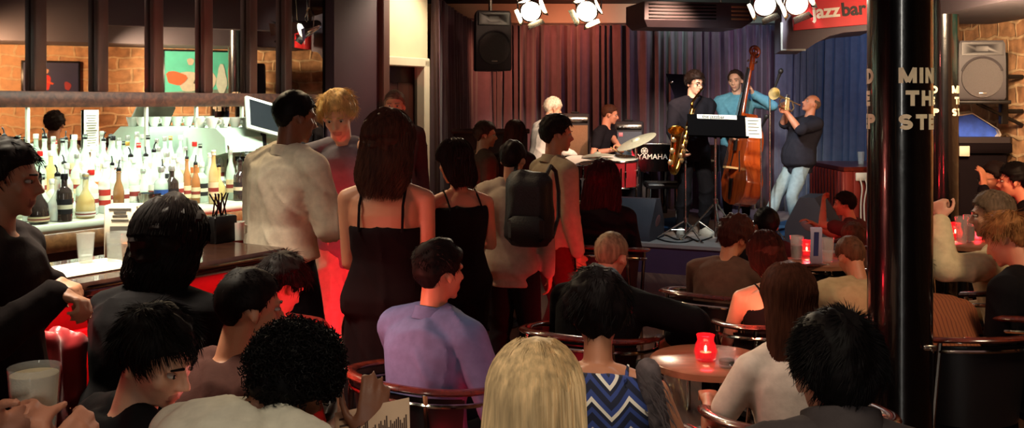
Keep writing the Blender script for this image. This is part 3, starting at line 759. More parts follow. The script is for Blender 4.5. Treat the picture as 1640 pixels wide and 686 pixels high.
def wrap_word(g, word, c, rad, th0, z0, h, t):
    x = 0.
    for ch in word:
        st, w_ = letter_strokes(ch, h, t)
        for line in st:
            q = []
            for i in range(len(line) - 1):
                a_, b_ = LA2(line[i]), LA2(line[i + 1]); n = max(1, int(np.linalg.norm(b_ - a_) / .007)); q += [a_ + (b_ - a_) * j / n for j in range(n)]
            q.append(LA2(line[-1])); q = np.array(q); tg = np.gradient(q, axis=0); tg /= np.linalg.norm(tg, axis=1)[:, None]; nn = np.stack([-tg[:, 1], tg[:, 0]], 1) * t / 2
            def W(p, dr): th = th0 + (x + p[:, 0]) / rad; return np.stack([c[0] + (rad + dr) * np.cos(th), c[1] + (rad + dr) * np.sin(th), z0 + p[:, 1]], 1)
            rs = [np.stack([W(q + nn, .0004)[i], W(q - nn, .0004)[i], W(q - nn, .0016)[i], W(q + nn, .0016)[i]]) for i in range(len(q))]; g.rings(rs)
        x += w_ + .012
LA2 = np.array
def column(c, rad, label, angles, cov=True):
    r = thing('iron_column', label, 'column', (c[0], c[1], 0))
    g = G(); g.lathe((c[0], c[1], 0), [(rad * 1.45, 0), (rad * 1.45, .05), (rad * 1.25, .10), (rad * 1.02, .16), (rad, .2), (rad, CEIL - .15), (rad * 1.2, CEIL - .08), (rad * 1.3, CEIL)], 48); obj('shaft', g, M_black, r)
    toc = math.atan2(-c[1], -c[0])              # direction to the camera
    g = G()
    for a0 in angles:
        for z, s_, off in ((1.809, 'MIND', 0.), (1.718, 'THE', .026), (1.623, 'STEP', 0.)): wrap_word(g, s_, c, rad, toc + math.radians(a0) + off / rad, z, .062, .017)
    obj('lettering', g, M_letter, r)
    return r
C1 = ((1441 - 820) * 4.0 / F, 4.0); C2 = ((1510 - 820) * 8.1 / F, 8.1)
column(C1, .127, 'thick glossy black column nearest, with large MIND THE STEP letters', (-2, 202))
column(C2, .122, 'black column standing behind the thick lettered one, beside the wall speaker', (34, 231))
# hook on the near column
g = G(); hc0 = np.array([C1[0] + .075, C1[1] - .115, EYE - (556 - HY) * 3.9 / F]); g.box(hc0, (.055, .012, .02), None, .004)
g.tube([hc0 + np.array([0, -.004, -.002]), hc0 + np.array([0, -.03, -.01]), hc0 + np.array([.0, -.035, .012])], .004, 8); tag(obj('coat_hook', g, mat('steel', '#b9b2a8', .25, 1., var=.05)), 'small steel hook screwed to the thick lettered column', 'hook')

# ------------------------------------------------------------------ right wall pieces
M_spk = mat('speaker_shell', '#2f2a2c', .55, var=.08, bump=.15, bscale=300); M_grille = mat('speaker_grille', '#55504f', .5, .4, var=.15, scale=200, bump=.5, bscale=500)
def speaker(label, c, yaw, w_, h, d, grille=M_grille, group=None):
    """front faces local -Y; c is the centre of the bottom edge"""
    r = thing('loudspeaker', label, 'speaker', c, group, yaw)
    k = .012; g = G()
    pr = [(-w_ / 2, -d / 2), (w_ / 2, -d / 2), (w_ * .40, d * .35), (w_ * .28, d / 2), (-w_ * .28, d / 2), (-w_ * .40, d * .35)]
    def ring(z, s_): return np.array([(x * s_, y * s_, z) for x, y in pr])
    g.rings([ring(0, .94), ring(.02, 1), ring(h * .62, 1), ring(h - .03, .97), ring(h, .9)]); obj('cabinet', g, M_spk, r, False)
    g = G(); a = np.linspace(0, 2 * math.pi, 40, endpoint=False); R2 = w_ * .43
    cz = h * .37; yf = -d / 2
    sq = [np.stack([R2 * rr * np.cos(a), np.full(40, yf - .004 - dd), cz + R2 * 1.05 * rr * np.sin(a)], 1) for rr, dd in ((1.02, 0), (1.0, .012), (.95, .014), (.6, .024), (.15, .028))]
    g.rings(sq); obj('grille', g, grille, r, False)
    g = G(); hw, hh = w_ * .40, h * .085; zc = h * .86                         # flared horn above the woofer
    def rr(sx, sz, y): return np.array([(-sx, y, zc - sz), (sx, y, zc - sz), (sx, y, zc + sz), (-sx, y, zc + sz)])
    g.rings([rr(hw + .012, hh + .012, yf - .002), rr(hw + .012, hh + .012, yf - .016), rr(hw, hh, yf - .016), rr(hw * .35, hh * .6, yf - .004), rr(hw * .3, hh * .5, yf - .003)]); obj('horn', g, mat('horn_plastic', '#171416', .35, var=.1), r, False)
    g = G(); g.tube([(R2 * math.cos(t) * 1.03, yf - .012, cz + R2 * 1.08 * math.sin(t)) for t in np.linspace(.35, math.pi - .35, 20)], .012, 6); obj('brow', g, M_spk, r, False)
    g = G(); g.box((0, yf - .026, cz - R2 * .82), (w_ * .16, .004, .014), None, .001); obj('badge', g, mat('badge_silver', '#bdb6ac', .3, .9, var=.05), r, False)
    return r
Ysp = 8.35; ps = P(1566, 160, Ysp)
speaker('grey loudspeaker with a round grille on the stone wall bracket beside the second column', (ps[0], Ysp, ps[2]), math.radians(-14), .37, .50, .32)
g = G(); g.box((ps[0] + .02, Ysp + .02, ps[2] - .02), (.42, .38, .03), rotz(math.radians(-14)), .004); g.box((ps[0] + .27, Ysp + .1, ps[2] + .10), (.06, .06, .62), None, .006)
g.tube([(ps[0] + .02, Ysp + .05, ps[2] - .03), (4.44, Ysp + .12, ps[2] - .22)], .016, 8); g.tube([(ps[0] + .27, Ysp + .1, ps[2] + .2), (4.44, Ysp + .12, ps[2] + .2)], .02, 8)
g.tube([(ps[0] + .27, Ysp + .1, ps[2] - .1), (4.44, Ysp + .12, ps[2] - .1)], .02, 8); tag(obj('wall_bracket', g, mat('bracket_iron', '#17120f', .5, .4)), 'black iron shelf bracket under the loudspeaker on the stone wall', 'bracket')
def flat_poly(pts, x, d=.004):                       # outline on the right wall: (Y, z) pairs
    g = G(); g.rings([np.array([(x, y, z) for y, z in pts]), np.array([(x - d, y, z) for y, z in pts])]); return g
def picture(label, y0, y1, z0, z1, bg, shapes):
    r = thing('framed_picture', label, 'picture', (4.44, (y0 + y1) / 2, z0)); g = G()
    for a, b_ in (((y0 + y1) / 2, None),): g.box((4.428, (y0 + y1) / 2, (z0 + z1) / 2), (.04, y1 - y0 + .05, z1 - z0 + .05), None, .006)
    obj('frame', g, mat('frame_black', '#0d0a0a', .4, var=.1), r)
    g = G(); g.box((4.404, (y0 + y1) / 2, (z0 + z1) / 2), (.006, y1 - y0, z1 - z0)); cv = obj('canvas', g, bg, r)
    for i, (pts, col) in enumerate(shapes):
        q = [(y0 + (y1 - y0) * a, z0 + (z1 - z0) * b_) for a, b_ in pts]
        obj('painted_shape', flat_poly(q, 4.4005 - .0012 * i, .001), mat('paint_' + col[1:], col, .6, var=.1, scale=20), cv)
def blob(cx, cy, rx, ry, n=14, ph=0., k=.18): return [(cx + rx * math.cos(t) * (1 + k * math.sin(3 * t + ph)), cy + ry * math.sin(t) * (1 + k * math.cos(2 * t + ph))) for t in np.linspace(0, 2 * math.pi, n, endpoint=False)]
picture('wide teal picture of pale musicians on the stone wall past the loudspeaker', 7.30, 8.16, 1.80, 2.42, mat('paint_teal', '#3f9a86', .6, var=.25, scale=3),
        [([(1, 0), (0, 0), (0, .12), (1, .2)], '#57695f'), (blob(.35, .35, .16, .26), '#d8d6c2'), (blob(.38, .78, .05, .09), '#cfc3ad'), (blob(.62, .42, .13, .28, ph=2), '#e2decb'), (blob(.60, .82, .05, .08), '#c9b79a'), (blob(.16, .42, .15, .16, ph=1), '#b8552f'), (blob(.85, .4, .08, .3, ph=3), '#cfe0d2'), ([(.45, .3), (.52, .55), (.49, .56), (.42, .31)], '#2b2420')])
picture('dark blue picture of a red lit figure on the stone wall', 5.62, 6.25, 1.82, 2.24, mat('paint_navy', '#1b1733', .6, var=.2, scale=4),
        [(blob(.42, .4, .07, .28), '#c22b22'), (blob(.42, .74, .035, .08), '#e0a27a'), (blob(.8, .3, .06, .14, ph=1), '#7a1d1d'), ([(.34, .45), (.38, .5), (.55, .38), (.53, .33)], '#e0562f')])

def matte(name, col):
    m = mat(name, col, .9, var=.1); m.node_tree.nodes['Principled BSDF'].inputs['Specular IOR Level'].default_value = .04; return m
# ================================================================== overhead gear
M_chrome = mat('chrome', '#d8d2c6', .12, 1., var=.03); M_steel = mat('steel', '#b9b2a8', .25, 1., var=.05); M_blackm = mat('black_metal', '#141112', .4, .5, var=.1)
def par_can(label, c, target, power, col, ang, lit=14., rad=.10, ln=.24, group='stage spotlights'):
    """a lantern hung from a yoke; its lens looks at the target"""
    c = np.asarray(c, float); d = nrm(np.asarray(target, float) - c); x, y, z = basis(d); R = np.stack([x, y, z], 1)
    r = thing('stage_spotlight', label, 'spotlight', tuple(c)); g = G()
    g.lathe(c, [(rad * .45, -ln), (rad * .62, -ln * .9), (rad * .72, -ln * .6), (rad * .96, -ln * .3), (rad * 1.0, -.02), (rad * 1.08, -.018), (rad * 1.08, .012), (rad * .93, .012), (rad * .90, -.03)], 28, R, False); obj('can', g, M_chrome, r)
    g = G(); g.lathe(c, [(rad * .9, -.034), (rad * .9, -.030), (rad * .6, -.018), (rad * .2, -.012)], 24, R); obj('lens', g, mat('lamp_lens_%d' % int(lit), (1, .93, .75), .2, var=0, emit=lit, ecol=col), r)
    hx = nrm(np.cross(d, UP)); g = G(); top = c - d * .1 + UP * .24
    g.tube([c - d * .1 + hx * rad * 1.15, c - d * .1 + hx * rad * 1.25 + UP * .14, top + hx * .03, top - hx * .03, c - d * .1 - hx * rad * 1.25 + UP * .14, c - d * .1 - hx * rad * 1.15], .009, 8)
    g.tube([top, np.array([top[0], top[1], CEIL - .01])], .012, 8); obj('yoke', g, M_steel, r)
    g = G()
    for k in range(4):                                           # barn door flaps
        a = k * math.pi / 2 + .4; e = x * math.cos(a) + y * math.sin(a); t = np.cross(d, e); p0 = c + d * .012 + e * rad * 1.02; e2 = nrm(e * .55 + d * .85)
        q = [p0 - t * rad * .7, p0 + t * rad * .7, p0 + e2 * rad * .75 + t * rad * .85, p0 + e2 * rad * .75 - t * rad * .85]; nn = np.cross(e2, t) * .002
        g.rings([np.array(q), np.array(q) + nn])
    obj('barn_door', g, M_chrome, r)
    spot('spot_beam', c + d * .03, target, power, col, ang, .45, .05)
    return r
LA = np.array
par_can('lit chrome spotlight nearest the hanging loudspeaker, glaring over the curtain', P(850, 18, 9.3), (.5, 4.5, 1.0), 120, (1, .80, .55), 60, 60)
par_can('lit chrome spotlight hanging between the loudspeaker spotlight and the ceiling heater', P(940, 18, 9.1), (-.6, 4.0, 1.2), 120, (1, .82, .58), 55, 60)
spot('orange_flood', (-.35, 11.5, 3.0), (.75, 13.1, 1.5), 210, (1, .36, .19), 85, .8, .05)
spot('heater_fill', (2.75, 9.3, 2.75), (2.3, 10.3, 2.65), 14, (1, .62, .38), 60, .6, .05)  # added spot that warms the heater's casing; the heater itself gives no light
spot('drummer_key', (1.9, 9.0, 3.02), (1.1, 11.6, 1.3), 480, (1, .60, .40), 42, .6, .06)
spot('white_hair_key', (.9, 9.2, 3.02), (.5, 11.35, 1.6), 330, (1, .74, .54), 30, .6, .06)
par_can('chrome spotlight hanging beside the jazzbar sign above the trumpeter', P(1276, 6, 8.4), (1.9, 4.0, 1.0), 30, (1, .90, .76), 40, 6)
spot('band_key', (1.5, 7.6, 3.02), P(1130, 215, 10.6), 560, (1, .90, .74), 38, .6, .06)
spot('trumpet_key', (2.2, 7.8, 3.02), P(1270, 230, 10.4), 330, (.92, .97, 1), 26, .6, .06)
par_can('chrome spotlight hanging between the ceiling heater and the jazzbar sign', P(1225, 8, 8.6), (1.6, 4.0, 1.0), 30, (.95, .97, .9), 40, 4)
# hanging lamp out of frame that floods the side curtain blue, and its partner for the cymbal and the floor
spot('blue_flood', (3.3, 9.9, 3.0), (4.1, 12.0, 1.9), 95, (.34, .55, 1.0), 80, .6, .1)
spot('violet_flood', (3.2, 11.6, 3.0), (2.3, 13.1, 1.7), 42, (.80, .62, 1.0), 100, .6, .1)
spot('panel_fill', (2.9, 9.2, 3.0), (3.5, 10.35, .8), 75, (1, .62, .42), 40, .7, .08)  # added fill that brightens the red boards
spot('stage_wash', (1.6, 8.6, 3.0), (2.3, 10.8, .5), 190, (.70, .92, 1.0), 70, .6, .1)
spot('ceiling_uplight', (2.2, 12.55, 2.9), (2.4, 13.45, 3.0), 14, (.6, 1.0, .88), 150, .7, .1)
spot('ceiling_uplight', (.9, 12.55, 2.9), (.9, 13.45, 3.0), 24, (1, .25, .13), 150, .7, .1)
spot('sign_fill', (2.6, 7.9, 3.0), (3.0, 8.75, 2.55), 14, (1, .9, .75), 70, .7, .05)  # added fill that brightens the jazzbar sign; it has no lamp
spot('speaker_fill', (.5, 8.9, 3.0), (-.2, 10.2, 2.3), 22, (1, .66, .45), 50, .7, .05)  # added fill that lifts the hanging loudspeaker out of the dark
# ceiling heater / air unit
Yh = 10.4; a = P(1015, 8, Yh); b_ = P(1192, 47, Yh); r = thing('ceiling_heater', 'long dark ceiling heater box hanging above the saxophonist', 'heater', ((a[0] + b_[0]) / 2, Yh, b_[2]), None, math.radians(10)); W_ = b_[0] - a[0]; H_ = a[2] - b_[2]
g = G(); g.rings([LA([(-W_ / 2 + .05, -.24, 0), (W_ / 2 - .1, -.24, 0), (W_ / 2 - .1, .3, 0), (-W_ / 2 + .05, .3, 0)]), LA([(-W_ / 2, -.3, .07), (W_ / 2, -.3, .07), (W_ / 2, .36, .07), (-W_ / 2, .36, .07)]), LA([(-W_ / 2, -.3, H_), (W_ / 2, -.3, H_), (W_ / 2, .36, H_), (-W_ / 2, .36, H_)])]); obj('casing', g, mat('heater_casing', '#4a4046', .45, .3, var=.1), r, False)
g = G()
for k in range(5): g.box((-.18, -.303, .09 + k * .035), (W_ * .62, .008, .018), None, .002)
obj('vent', g, mat('heater_vent', '#151112', .5, .3, var=.1), r, False)
g = G()
for k in range(4): g.box((W_ / 2 - .14, -.305, .09 + k * .042), (.2, .008, .022), None, .002)
obj('outlet', g, mat('heater_outlet', '#b08a66', .35, .5, var=.1), r, False)
g = G()
for x in (-W_ * .3, W_ * .3): g.tube([(x, 0, H_ - .01), (x, 0, CEIL - b_[2])], .012, 8)
obj('hanger', g, M_steel, r, False)
# hanging loudspeaker over the left curtain
Yl = 10.2; pl = P(785, 114, Yl)
speaker('black loudspeaker with a round grille hanging high in front of the curtain beside the spotlight', (pl[0], Yl, pl[2]), math.radians(14), .375, .62, .36)
hb = G(); hb.tube([(pl[0], Yl + .05, pl[2] + .60), (pl[0], Yl + .05, CEIL)], .02, 8); hb.box((pl[0], Yl + .05, CEIL - .012), (.16, .16, .02)); tag(obj('ceiling_bracket', hb, M_steel), 'steel rod bracket holding the hanging loudspeaker from the ceiling', 'bracket')
# bulkhead under the sign, and the sign itself
Yb = 9.0; g = G(); a = P(1252, 80, Yb); prof = [(1252, 34), (1252, 80), (1290, 80), (1305, 70), (1328, 58), (1352, 52), (1400, 48), (1400, -30), (1252, -30)]
g.rings([LA([P(x, y, Yb) for x, y in prof]), LA([P(x, y, Yb) + LA([.15, .8, 0]) for x, y in prof])]); struct('ceiling_bulkhead', g, mat('bulkhead_grey', '#5a525c', .6, var=.1, scale=3))
g = G(); g.tube([P(1252, 36, Yb - .01), P(1252, 80, Yb - .01), P(1290, 80, Yb - .01)], .012, 6); struct('trim_bulkhead', g, mat('bulkhead_edge', '#b8bdb8', .4, var=.05))
Ys = 8.75; p00 = P(1272, 49, Ys); p10 = P(1400, 38, Ys); p01 = P(1274, -2, Ys); r = thing('hanging_sign', 'red jazzbar sign with white and black letters hanging beside the black column', 'sign', tuple(p00))
xd = nrm(p10 - p00); yd = nrm(np.cross(np.cross(xd, p01 - p00), xd)); Wd_ = np.linalg.norm(p10 - p00); Hd_ = np.linalg.norm(p01 - p00); zd = np.cross(xd, yd)
g = G(); g.box(p00 + xd * Wd_ / 2 + yd * Hd_ / 2 - zd * .02, (Wd_, Hd_, .035), np.stack([xd, yd, zd], 1), .004); obj('board', g, mat('sign_red', '#c8181f', .45, var=.05), r)
g = G(); sz = .205; v, f = text_geo('jazzbar', sz, .006, bold=.006); sz *= .47 / v[:, 0].max(); place_text(g, 'jazz', sz, p00 + xd * .175 + yd * .095, xd, yd, depth=.006, bold=.006 * sz / .205); wj = .205 * 1.73
v, f = text_geo('jazz', sz, .006, bold=.006 * sz / .205); wj = v[:, 0].max(); obj('jazz_lettering', g, mat('sign_white', '#e8dfca', .5, var=.03), r)
g = G(); place_text(g, 'bar', sz, p00 + xd * (.175 + wj + .010) + yd * .095, xd, yd, depth=.006, bold=.006 * sz / .205); obj('bar_lettering', g, mat('sign_black', '#14070a', .5, var=.03), r)
g = G()
for t in (.12, .88): g.tube([p00 + xd * Wd_ * t + yd * Hd_ * .98 - zd * .02, (p00 + xd * Wd_ * t)[0:2].tolist() + [CEIL]], .006, 6)
obj('hanger', g, M_steel, r)
# ================================================================== the band's gear
M_lac = mat('brass_lacquer', '#c98d3a', .22, 1., var=.1, scale=20)
def stand_tripod(g, c, zh, spread=.32, r=.011, leg_z=.34, rot=0.):
    c = LA(c)
    g.tube([c + UP * .06, c + UP * zh], r, 10)
    for k in range(3):
        a = rot + k * 2 * math.pi / 3; e = LA([math.cos(a), math.sin(a), 0]); g.tube([c + UP * leg_z, c + e * spread + UP * .012], r * .75, 8); g.tube([c + UP * .1, c + e * spread * .5 + UP * (leg_z * .5)], r * .5, 6)
        g.cap(c + e * spread + UP * .012, c + e * (spread + .03) + UP * .010, .012, .010, 8)
    g.lathe(c, [(r * 2.1, leg_z - .03), (r * 2.1, leg_z + .03)], 12)
# music stand
Ym = 9.95; pm = P(1146, 200, Ym); base = LA([pm[0], Ym, SZ]); r = thing('music_stand', 'black music stand with a white lettered strip in front of the saxophonist', 'music stand', tuple(base))
g = G(); stand_tripod(g, base, pm[2] - SZ, .36, .013, .42, .5); obj('tripod', g, M_steel, r)
c0 = P(1149, 202, Ym - .03); hw = .30; hh = .12; tl = nrm(LA([0, .35, 1])); xr = nrm(LA([1, -.08, -.03])); zr = np.cross(xr, tl)
Rk = np.stack([xr, tl, zr], 1); g = G(); g.box(c0, (2 * hw, 2 * hh, .008), Rk, .002); g.box(c0 - tl * hh + zr * .03, (2 * hw, .008, .06), Rk, .002); obj('desk', g, matte('stand_black', '#060506'), r)
g = G()
for s_ in (-1, 1): g.tube([c0 - zr * .02 + xr * .02 * s_ - tl * .13, c0 - zr * .02 + xr * .12 * s_ + tl * .0 - tl * .05], .009, 6)
obj('bracket', g, M_steel, r)
g = G(); sc = c0 + tl * (hh - .025) + zr * .008 + xr * .0; g.box(sc, (.40, .045, .003), Rk); st_ = obj('name_strip', g, mat('strip_white', '#e2dccb', .5, var=.03), r)
g = G(); place_text(g, 'the jazzbar', .052, sc - xr * .15 - tl * .017 + zr * .003, xr, tl, depth=.001, bold=.001); obj('lettering', g, mat('ink_black', '#141012', .6, var=.05), st_)
sr = c0 + xr * (hw + .06) - tl * .01 + zr * .008; g = G(); g.box(sr, (.155, .215, .003), Rk @ rotz(-.03)); ob = obj('sheet_music', g, mat('paper', '#ddd3bd', .7, var=.04), None); tag(ob, 'sheet of music leaning on the right side of the black music stand', 'sheet music')
g = G()
for k in range(5): g.box(sr + tl * (.075 - .035 * k) + zr * .003 - xr * (.01 * (k % 2)), (.11 - .02 * (k % 2), .010, .001), Rk)
obj('notation', g, mat('ink_grey', '#5a5650', .7, var=.1), ob)
# microphone stands
def mic_stand(label, base, top, micdir, boom=None):
    r = thing('microphone_stand', label, 'microphone stand', tuple(base)); g = G(); stand_tripod(g, base, top[2] - base[2] - (0 if boom is None else .1), .3, .010, .2, .9)
    if boom is not None: g.tube([LA([base[0], base[1], top[2] - .1]), LA(top)], .008, 8)
    obj('tripod', g, M_steel, r); d = nrm(micdir); g = G(); g.tube([LA(top), LA(top) + d * .15], [.010, .017], 12); g.ell(LA(top) + d * .175, (.026, .026, .033), np.stack(basis(d), 1), 14, 10); obj('microphone', g, mat('mic_grey', '#3b3838', .4, .6, var=.1), r); return r
mic_stand('microphone stand with a boom in front of the trumpet bell', (P(1233, 0, 10.1)[0], 10.1, SZ), P(1241, 140, 10.0), (.12, -.1, .4), True)
mic_stand('straight microphone stand between the music stand and the trumpeter', (P(1219, 0, 10.55)[0], 10.55, SZ), P(1219, 205, 10.55), (.1, -.5, .5))
mic_stand('low microphone stand whose cable lies before the saxophonist', (P(1098, 0, 10.2)[0], 10.2, SZ), P(1099, 262, 10.2), (.0, .5, .6))
# grand piano behind the saxophonist
Yp = 11.75; r = thing('grand_piano', 'black grand piano with a raised lid behind the saxophonist', 'piano', (1.75, Yp + .4, SZ)); M_pia = mat('piano_lacquer', '#0a0809', .12, var=.1, coat=.8)
zt = P(0, 232, Yp)[2]; zb = P(0, 275, Yp)[2]; xl = P(1012, 0, Yp)[0]; xr_ = P(1150, 0, Yp)[0]
out = [(xl, Yp), (xr_, Yp - .02), (xr_ + .12, Yp + .15), (xr_ + .1, Yp + .7), (xr_ - .25, Yp + .95), (xl + .1, Yp + 1.1), (xl - .02, Yp + 1.05)]
g = G(); g.prism(out, zt - zb, (0, 0, zb)); obj('case', g, M_pia, r)
g = G(); hl = LA([xr_ - .28, Yp + .95, zt + .02])
q = [P(1066, 118, Yp + .6), P(1112, 120, Yp + .7), P(1112, 225, Yp + .2), P(1098, 200, Yp + .2)]
g.rings([LA(q), LA(q) + LA([.01, .03, 0])]); obj('lid', g, M_pia, r)
g = G()
for k, (x, y) in enumerate(((1076, 132), (1082, 145), (1090, 163))): g.ell(P(x, y, Yp + .5), (.022, .01, .022), None, 10, 6)
obj('hinge', g, M_chrome, r)
for (x, y) in ((xl + .1, Yp + .15), (xr_ - .02, Yp + .2), (xr_ - .5, Yp + .9)):
    g = G(); g.lathe((x, y, SZ), [(.03, 0), (.035, .05), (.05, .25), (.045, .45), (.07, zb - SZ)], 12); obj('leg', g, M_pia, r)
g = G(); place_text(g, 'YAMAHA', .088, (P(1021, 0, Yp)[0], Yp - .008, P(0, 255, Yp)[2]), (1, 0, 0), (0, 0, 1), depth=.004, bold=.001); cL = LA([P(1032, 0, Yp)[0], Yp - .008, P(0, 242, Yp)[2]])
for k in range(3):
    a = k * math.pi / 3; e = LA([math.cos(a), 0, math.sin(a)]); g.tube([cL - e * .034, cL + e * .034], .006, 6)
g.tube([cL + LA([.038 * math.cos(t), 0, .038 * math.sin(t)]) for t in np.linspace(0, 2 * math.pi, 20, endpoint=False)], .005, 6, True)
obj('lettering', g, mat('logo_cream', '#d8d0c0', .4, var=.05), r)
g = G(); g.box(((xl + xr_) / 2 - .2, Yp - .005, zt + .012), (.45, .06, .012), None, .003); obj('fallboard', g, M_steel, r)
# piano stool under it
g = G(); pc = LA([P(1062, 0, 11.3)[0], 11.3, SZ]); r = thing('piano_stool', 'black piano stool on thin steel legs beside the piano', 'stool', tuple(pc)); g.box(pc + UP * .48, (.42, .32, .07), None, .02); obj('seat', g, mat('vinyl_black', '#171214', .4, var=.1), r)
for sx in (-1, 1):
    for sy in (-1, 1): g = G(); g.tube([pc + LA([sx * .17, sy * .12, .45]), pc + LA([sx * .18, sy * .13, .0])], .014, 8); obj('leg', g, M_chrome, r)
# amplifiers at the curtain
def amp(label, c, w_, h, d, yaw, gm, logo=None):
    r = thing('guitar_amplifier', label, 'amplifier', c, None, yaw); g = G(); g.box((0, 0, h / 2), (w_, d, h), None, .015); obj('cabinet', g, mat('amp_tolex', '#1c1618', .7, var=.1, bump=.2, bscale=200), r, False)
    g = G(); g.box((0, -d / 2 - .006, h * .44), (w_ * .86, .012, h * .74), None, .005); obj('grille_cloth', g, gm, r, False)
    g = G(); g.box((0, -d / 2 - .008, h * .90), (w_ * .86, .014, h * .10), None, .003)
    for k in range(6): g.lathe((-w_ * .3 + k * w_ * .12, -d / 2 - .015, h * .9), [(.012, 0), (.010, .018)], 10, rotx(math.pi / 2))
    obj('control_panel', g, M_steel, r, False)
    g = G(); g.box((0, 0, h + .012), (w_ * .3, .03, .02), None, .008); obj('handle', g, mat('amp_handle', '#0d0b0c', .6), r, False)
    if logo: g = G(); g.box((-w_ * .28, -d / 2 - .014, h * .75), (.05, .004, .05), None, .001); obj('badge', g, mat('badge_pink', '#d87f86', .5), r, False)
    return r
pa = P(921, 0, 12.1); amp('brown grilled guitar amplifier behind the white haired player', (pa[0], 12.1, SZ + .55), .34, .75 , .3, 0, mat('amp_brown', '#7a5a40', .8, var=.15, scale=100, bump=.3, bscale=300))
g = G(); g.box((pa[0], 12.1, SZ + .27), (.5, .4, .54), None, .01); tag(obj('speaker_box', g, mat('amp_tolex', '#1c1618', .7)), 'dark speaker box carrying the brown grilled amplifier', 'speaker box')
pa = P(1007, 0, 12.2); amp('slate grilled amplifier with a pink badge beside the drummer', (pa[0], 12.2, SZ + .55), .36, .65, .3, -.1, mat('amp_slate', '#4a5058', .8, var=.15, scale=100, bump=.3, bscale=300), True)
g = G(); g.box((pa[0], 12.2, SZ + .27), (.5, .4, .54), None, .01); tag(obj('speaker_box', g, mat('amp_tolex', '#1c1618', .7)), 'dark speaker box carrying the slate grilled amplifier', 'speaker box')
# drums
M_dred = mat('drum_red', '#8a1f24', .3, var=.1, coat=.5); M_head = mat('drum_head', '#d9d2c4', .6, var=.04)
def drum(label, c, rad, h, tilt, legs=True):
    R = rotx(tilt); r = thing('drum', label, 'drum', tuple(c)); g = G(); g.lathe(c, [(rad, -h / 2), (rad, h / 2)], 28, R); obj('shell', g, M_dred, r)
    g = G(); g.lathe(c, [(rad * .98, h / 2 + .002), (rad * .98, h / 2 + .01)], 28, R); obj('drumhead', g, M_head, r)
    g = G()
    for z in (-h / 2, h / 2): g.tube([LA(c) + R @ LA([rad * 1.03 * math.cos(t), rad * 1.03 * math.sin(t), z]) for t in np.linspace(0, 2 * math.pi, 30, endpoint=False)], .010, 6, True)
    for k in range(8):
        t = k * math.pi / 4 + .2; e = LA([math.cos(t), math.sin(t), 0]) * rad * 1.05; g.tube([LA(c) + R @ (e + LA([0, 0, -h / 2])), LA(c) + R @ (e + LA([0, 0, h / 2]))], .006, 6); g.cap(LA(c) + R @ (e + LA([0, 0, -.03])), LA(c) + R @ (e + LA([0, 0, .03])), .014, .014, 8)
    obj('hoop', g, M_chrome, r)
    if legs:
        g = G()
        for k in range(3): t = k * 2.094 + .5; e = LA([math.cos(t), math.sin(t), 0]) * rad * 1.08; g.tube([LA(c) + e + UP * .05, LA([c[0] + e[0] * 1.1, c[1] + e[1] * 1.1, SZ])], .009, 6)
        obj('leg', g, M_chrome, r)
Yd = 11.0
drum('red floor drum with chrome lugs below the tilted cymbal', P(992, 275, Yd), .21, .30, .12)
drum('small red drum with a white head in front of the white haired player', P(927, 268, Yd + .05), .17, .16, .25)
drum('round red drum at the drummer\'s knee', P(962, 290, Yd + .25), .18, .22, .1)
r = thing('cymbal_stand', 'tilted pale cymbal on a chrome stand in front of the drummer', 'cymbal', (P(1018, 0, 10.95)[0], 10.95, SZ)); g = G(); ct = P(1019, 226, 10.95); stand_tripod(g, (ct[0], 10.95, SZ), ct[2] - SZ, .28, .013, .3, .2); obj('tripod', g, M_chrome, r)
g = G(); g.lathe(ct, [(.235, -.012), (.235, -.009), (.12, .008), (.055, .014), (.04, .034), (.01, .038)], 36, roty(-.42) @ rotx(.14)); obj('cymbal', g, mat('cymbal_bronze', '#cfd3b8', .35, .35, var=.08, scale=30), r)
r = thing('cymbal_stand', 'flat hi-hat cymbal on a short chrome stand beside the floor drum', 'cymbal', (P(957, 0, 10.75)[0], 10.75, SZ)); g = G(); ct = P(957, 248, 10.75); stand_tripod(g, (ct[0], 10.75, SZ), ct[2] - SZ + .06, .24, .011, .3, .7); obj('tripod', g, M_chrome, r)
g = G(); g.lathe(ct, [(.18, -.012), (.18, -.009), (.10, .008), (.045, .014), (.03, .03), (.01, .034)], 32, roty(-.05)); g.lathe(ct - UP * .04, [(.01, -.03), (.045, -.02), (.18, .0), (.18, .004)], 32); obj('cymbal', g, mat('cymbal_bronze', '#cfd3b8', .35, .35), r)
# wedge monitors
def wedge(label, c, yaw, w_=.58, d=.48, h=.46):
    r = thing('stage_monitor', label, 'monitor speaker', c, None, yaw); pr = [(-d / 2, 0), (d / 2, 0), (d / 2, h * .42), (d * .22, h), (-d * .05, h), (-d / 2, h * .25)]
    g = G(); g.rings([LA([(sx * w_ / 2, y, z) for y, z in pr]) for sx in (-1, 1)]); obj('cabinet', g, mat('monitor_shell', '#2c2b33', .6, var=.1, bump=.2, bscale=200), r, False)
    n = nrm(LA([0, h * .58, d * .28])); g = G(); m_ = LA([0, d * .36, h * .71]); t = nrm(LA([0, -d * .28, h * .58])); R = np.stack([LA([1., 0, 0]), t, np.cross(LA([1., 0, 0]), t)], 1)
    g.box(m_ + n * .0, (w_ * .9, h * .56, .02), R, .005); obj('grille', g, M_grille, r, False)
    for sx in (-1, 1): g = G(); g.ell((sx * w_ / 2, .03, h * .45), (.006, .085, .05), rotx(.5), 16, 8); obj('handle', g, mat('handle_recess', '#5a3a3a', .5, var=.1), r, False)
    return r
wedge('black wedge stage monitor in front of the red panelled wall', (P(1308, 0, 9.75)[0], 9.75, SZ), math.radians(62), .5, .52, .5)
wedge('black wedge stage monitor at the stage corner beside the cymbal stand', (P(1012, 0, 10.35)[0], 10.35, SZ), math.radians(-28), .56, .46, .42)
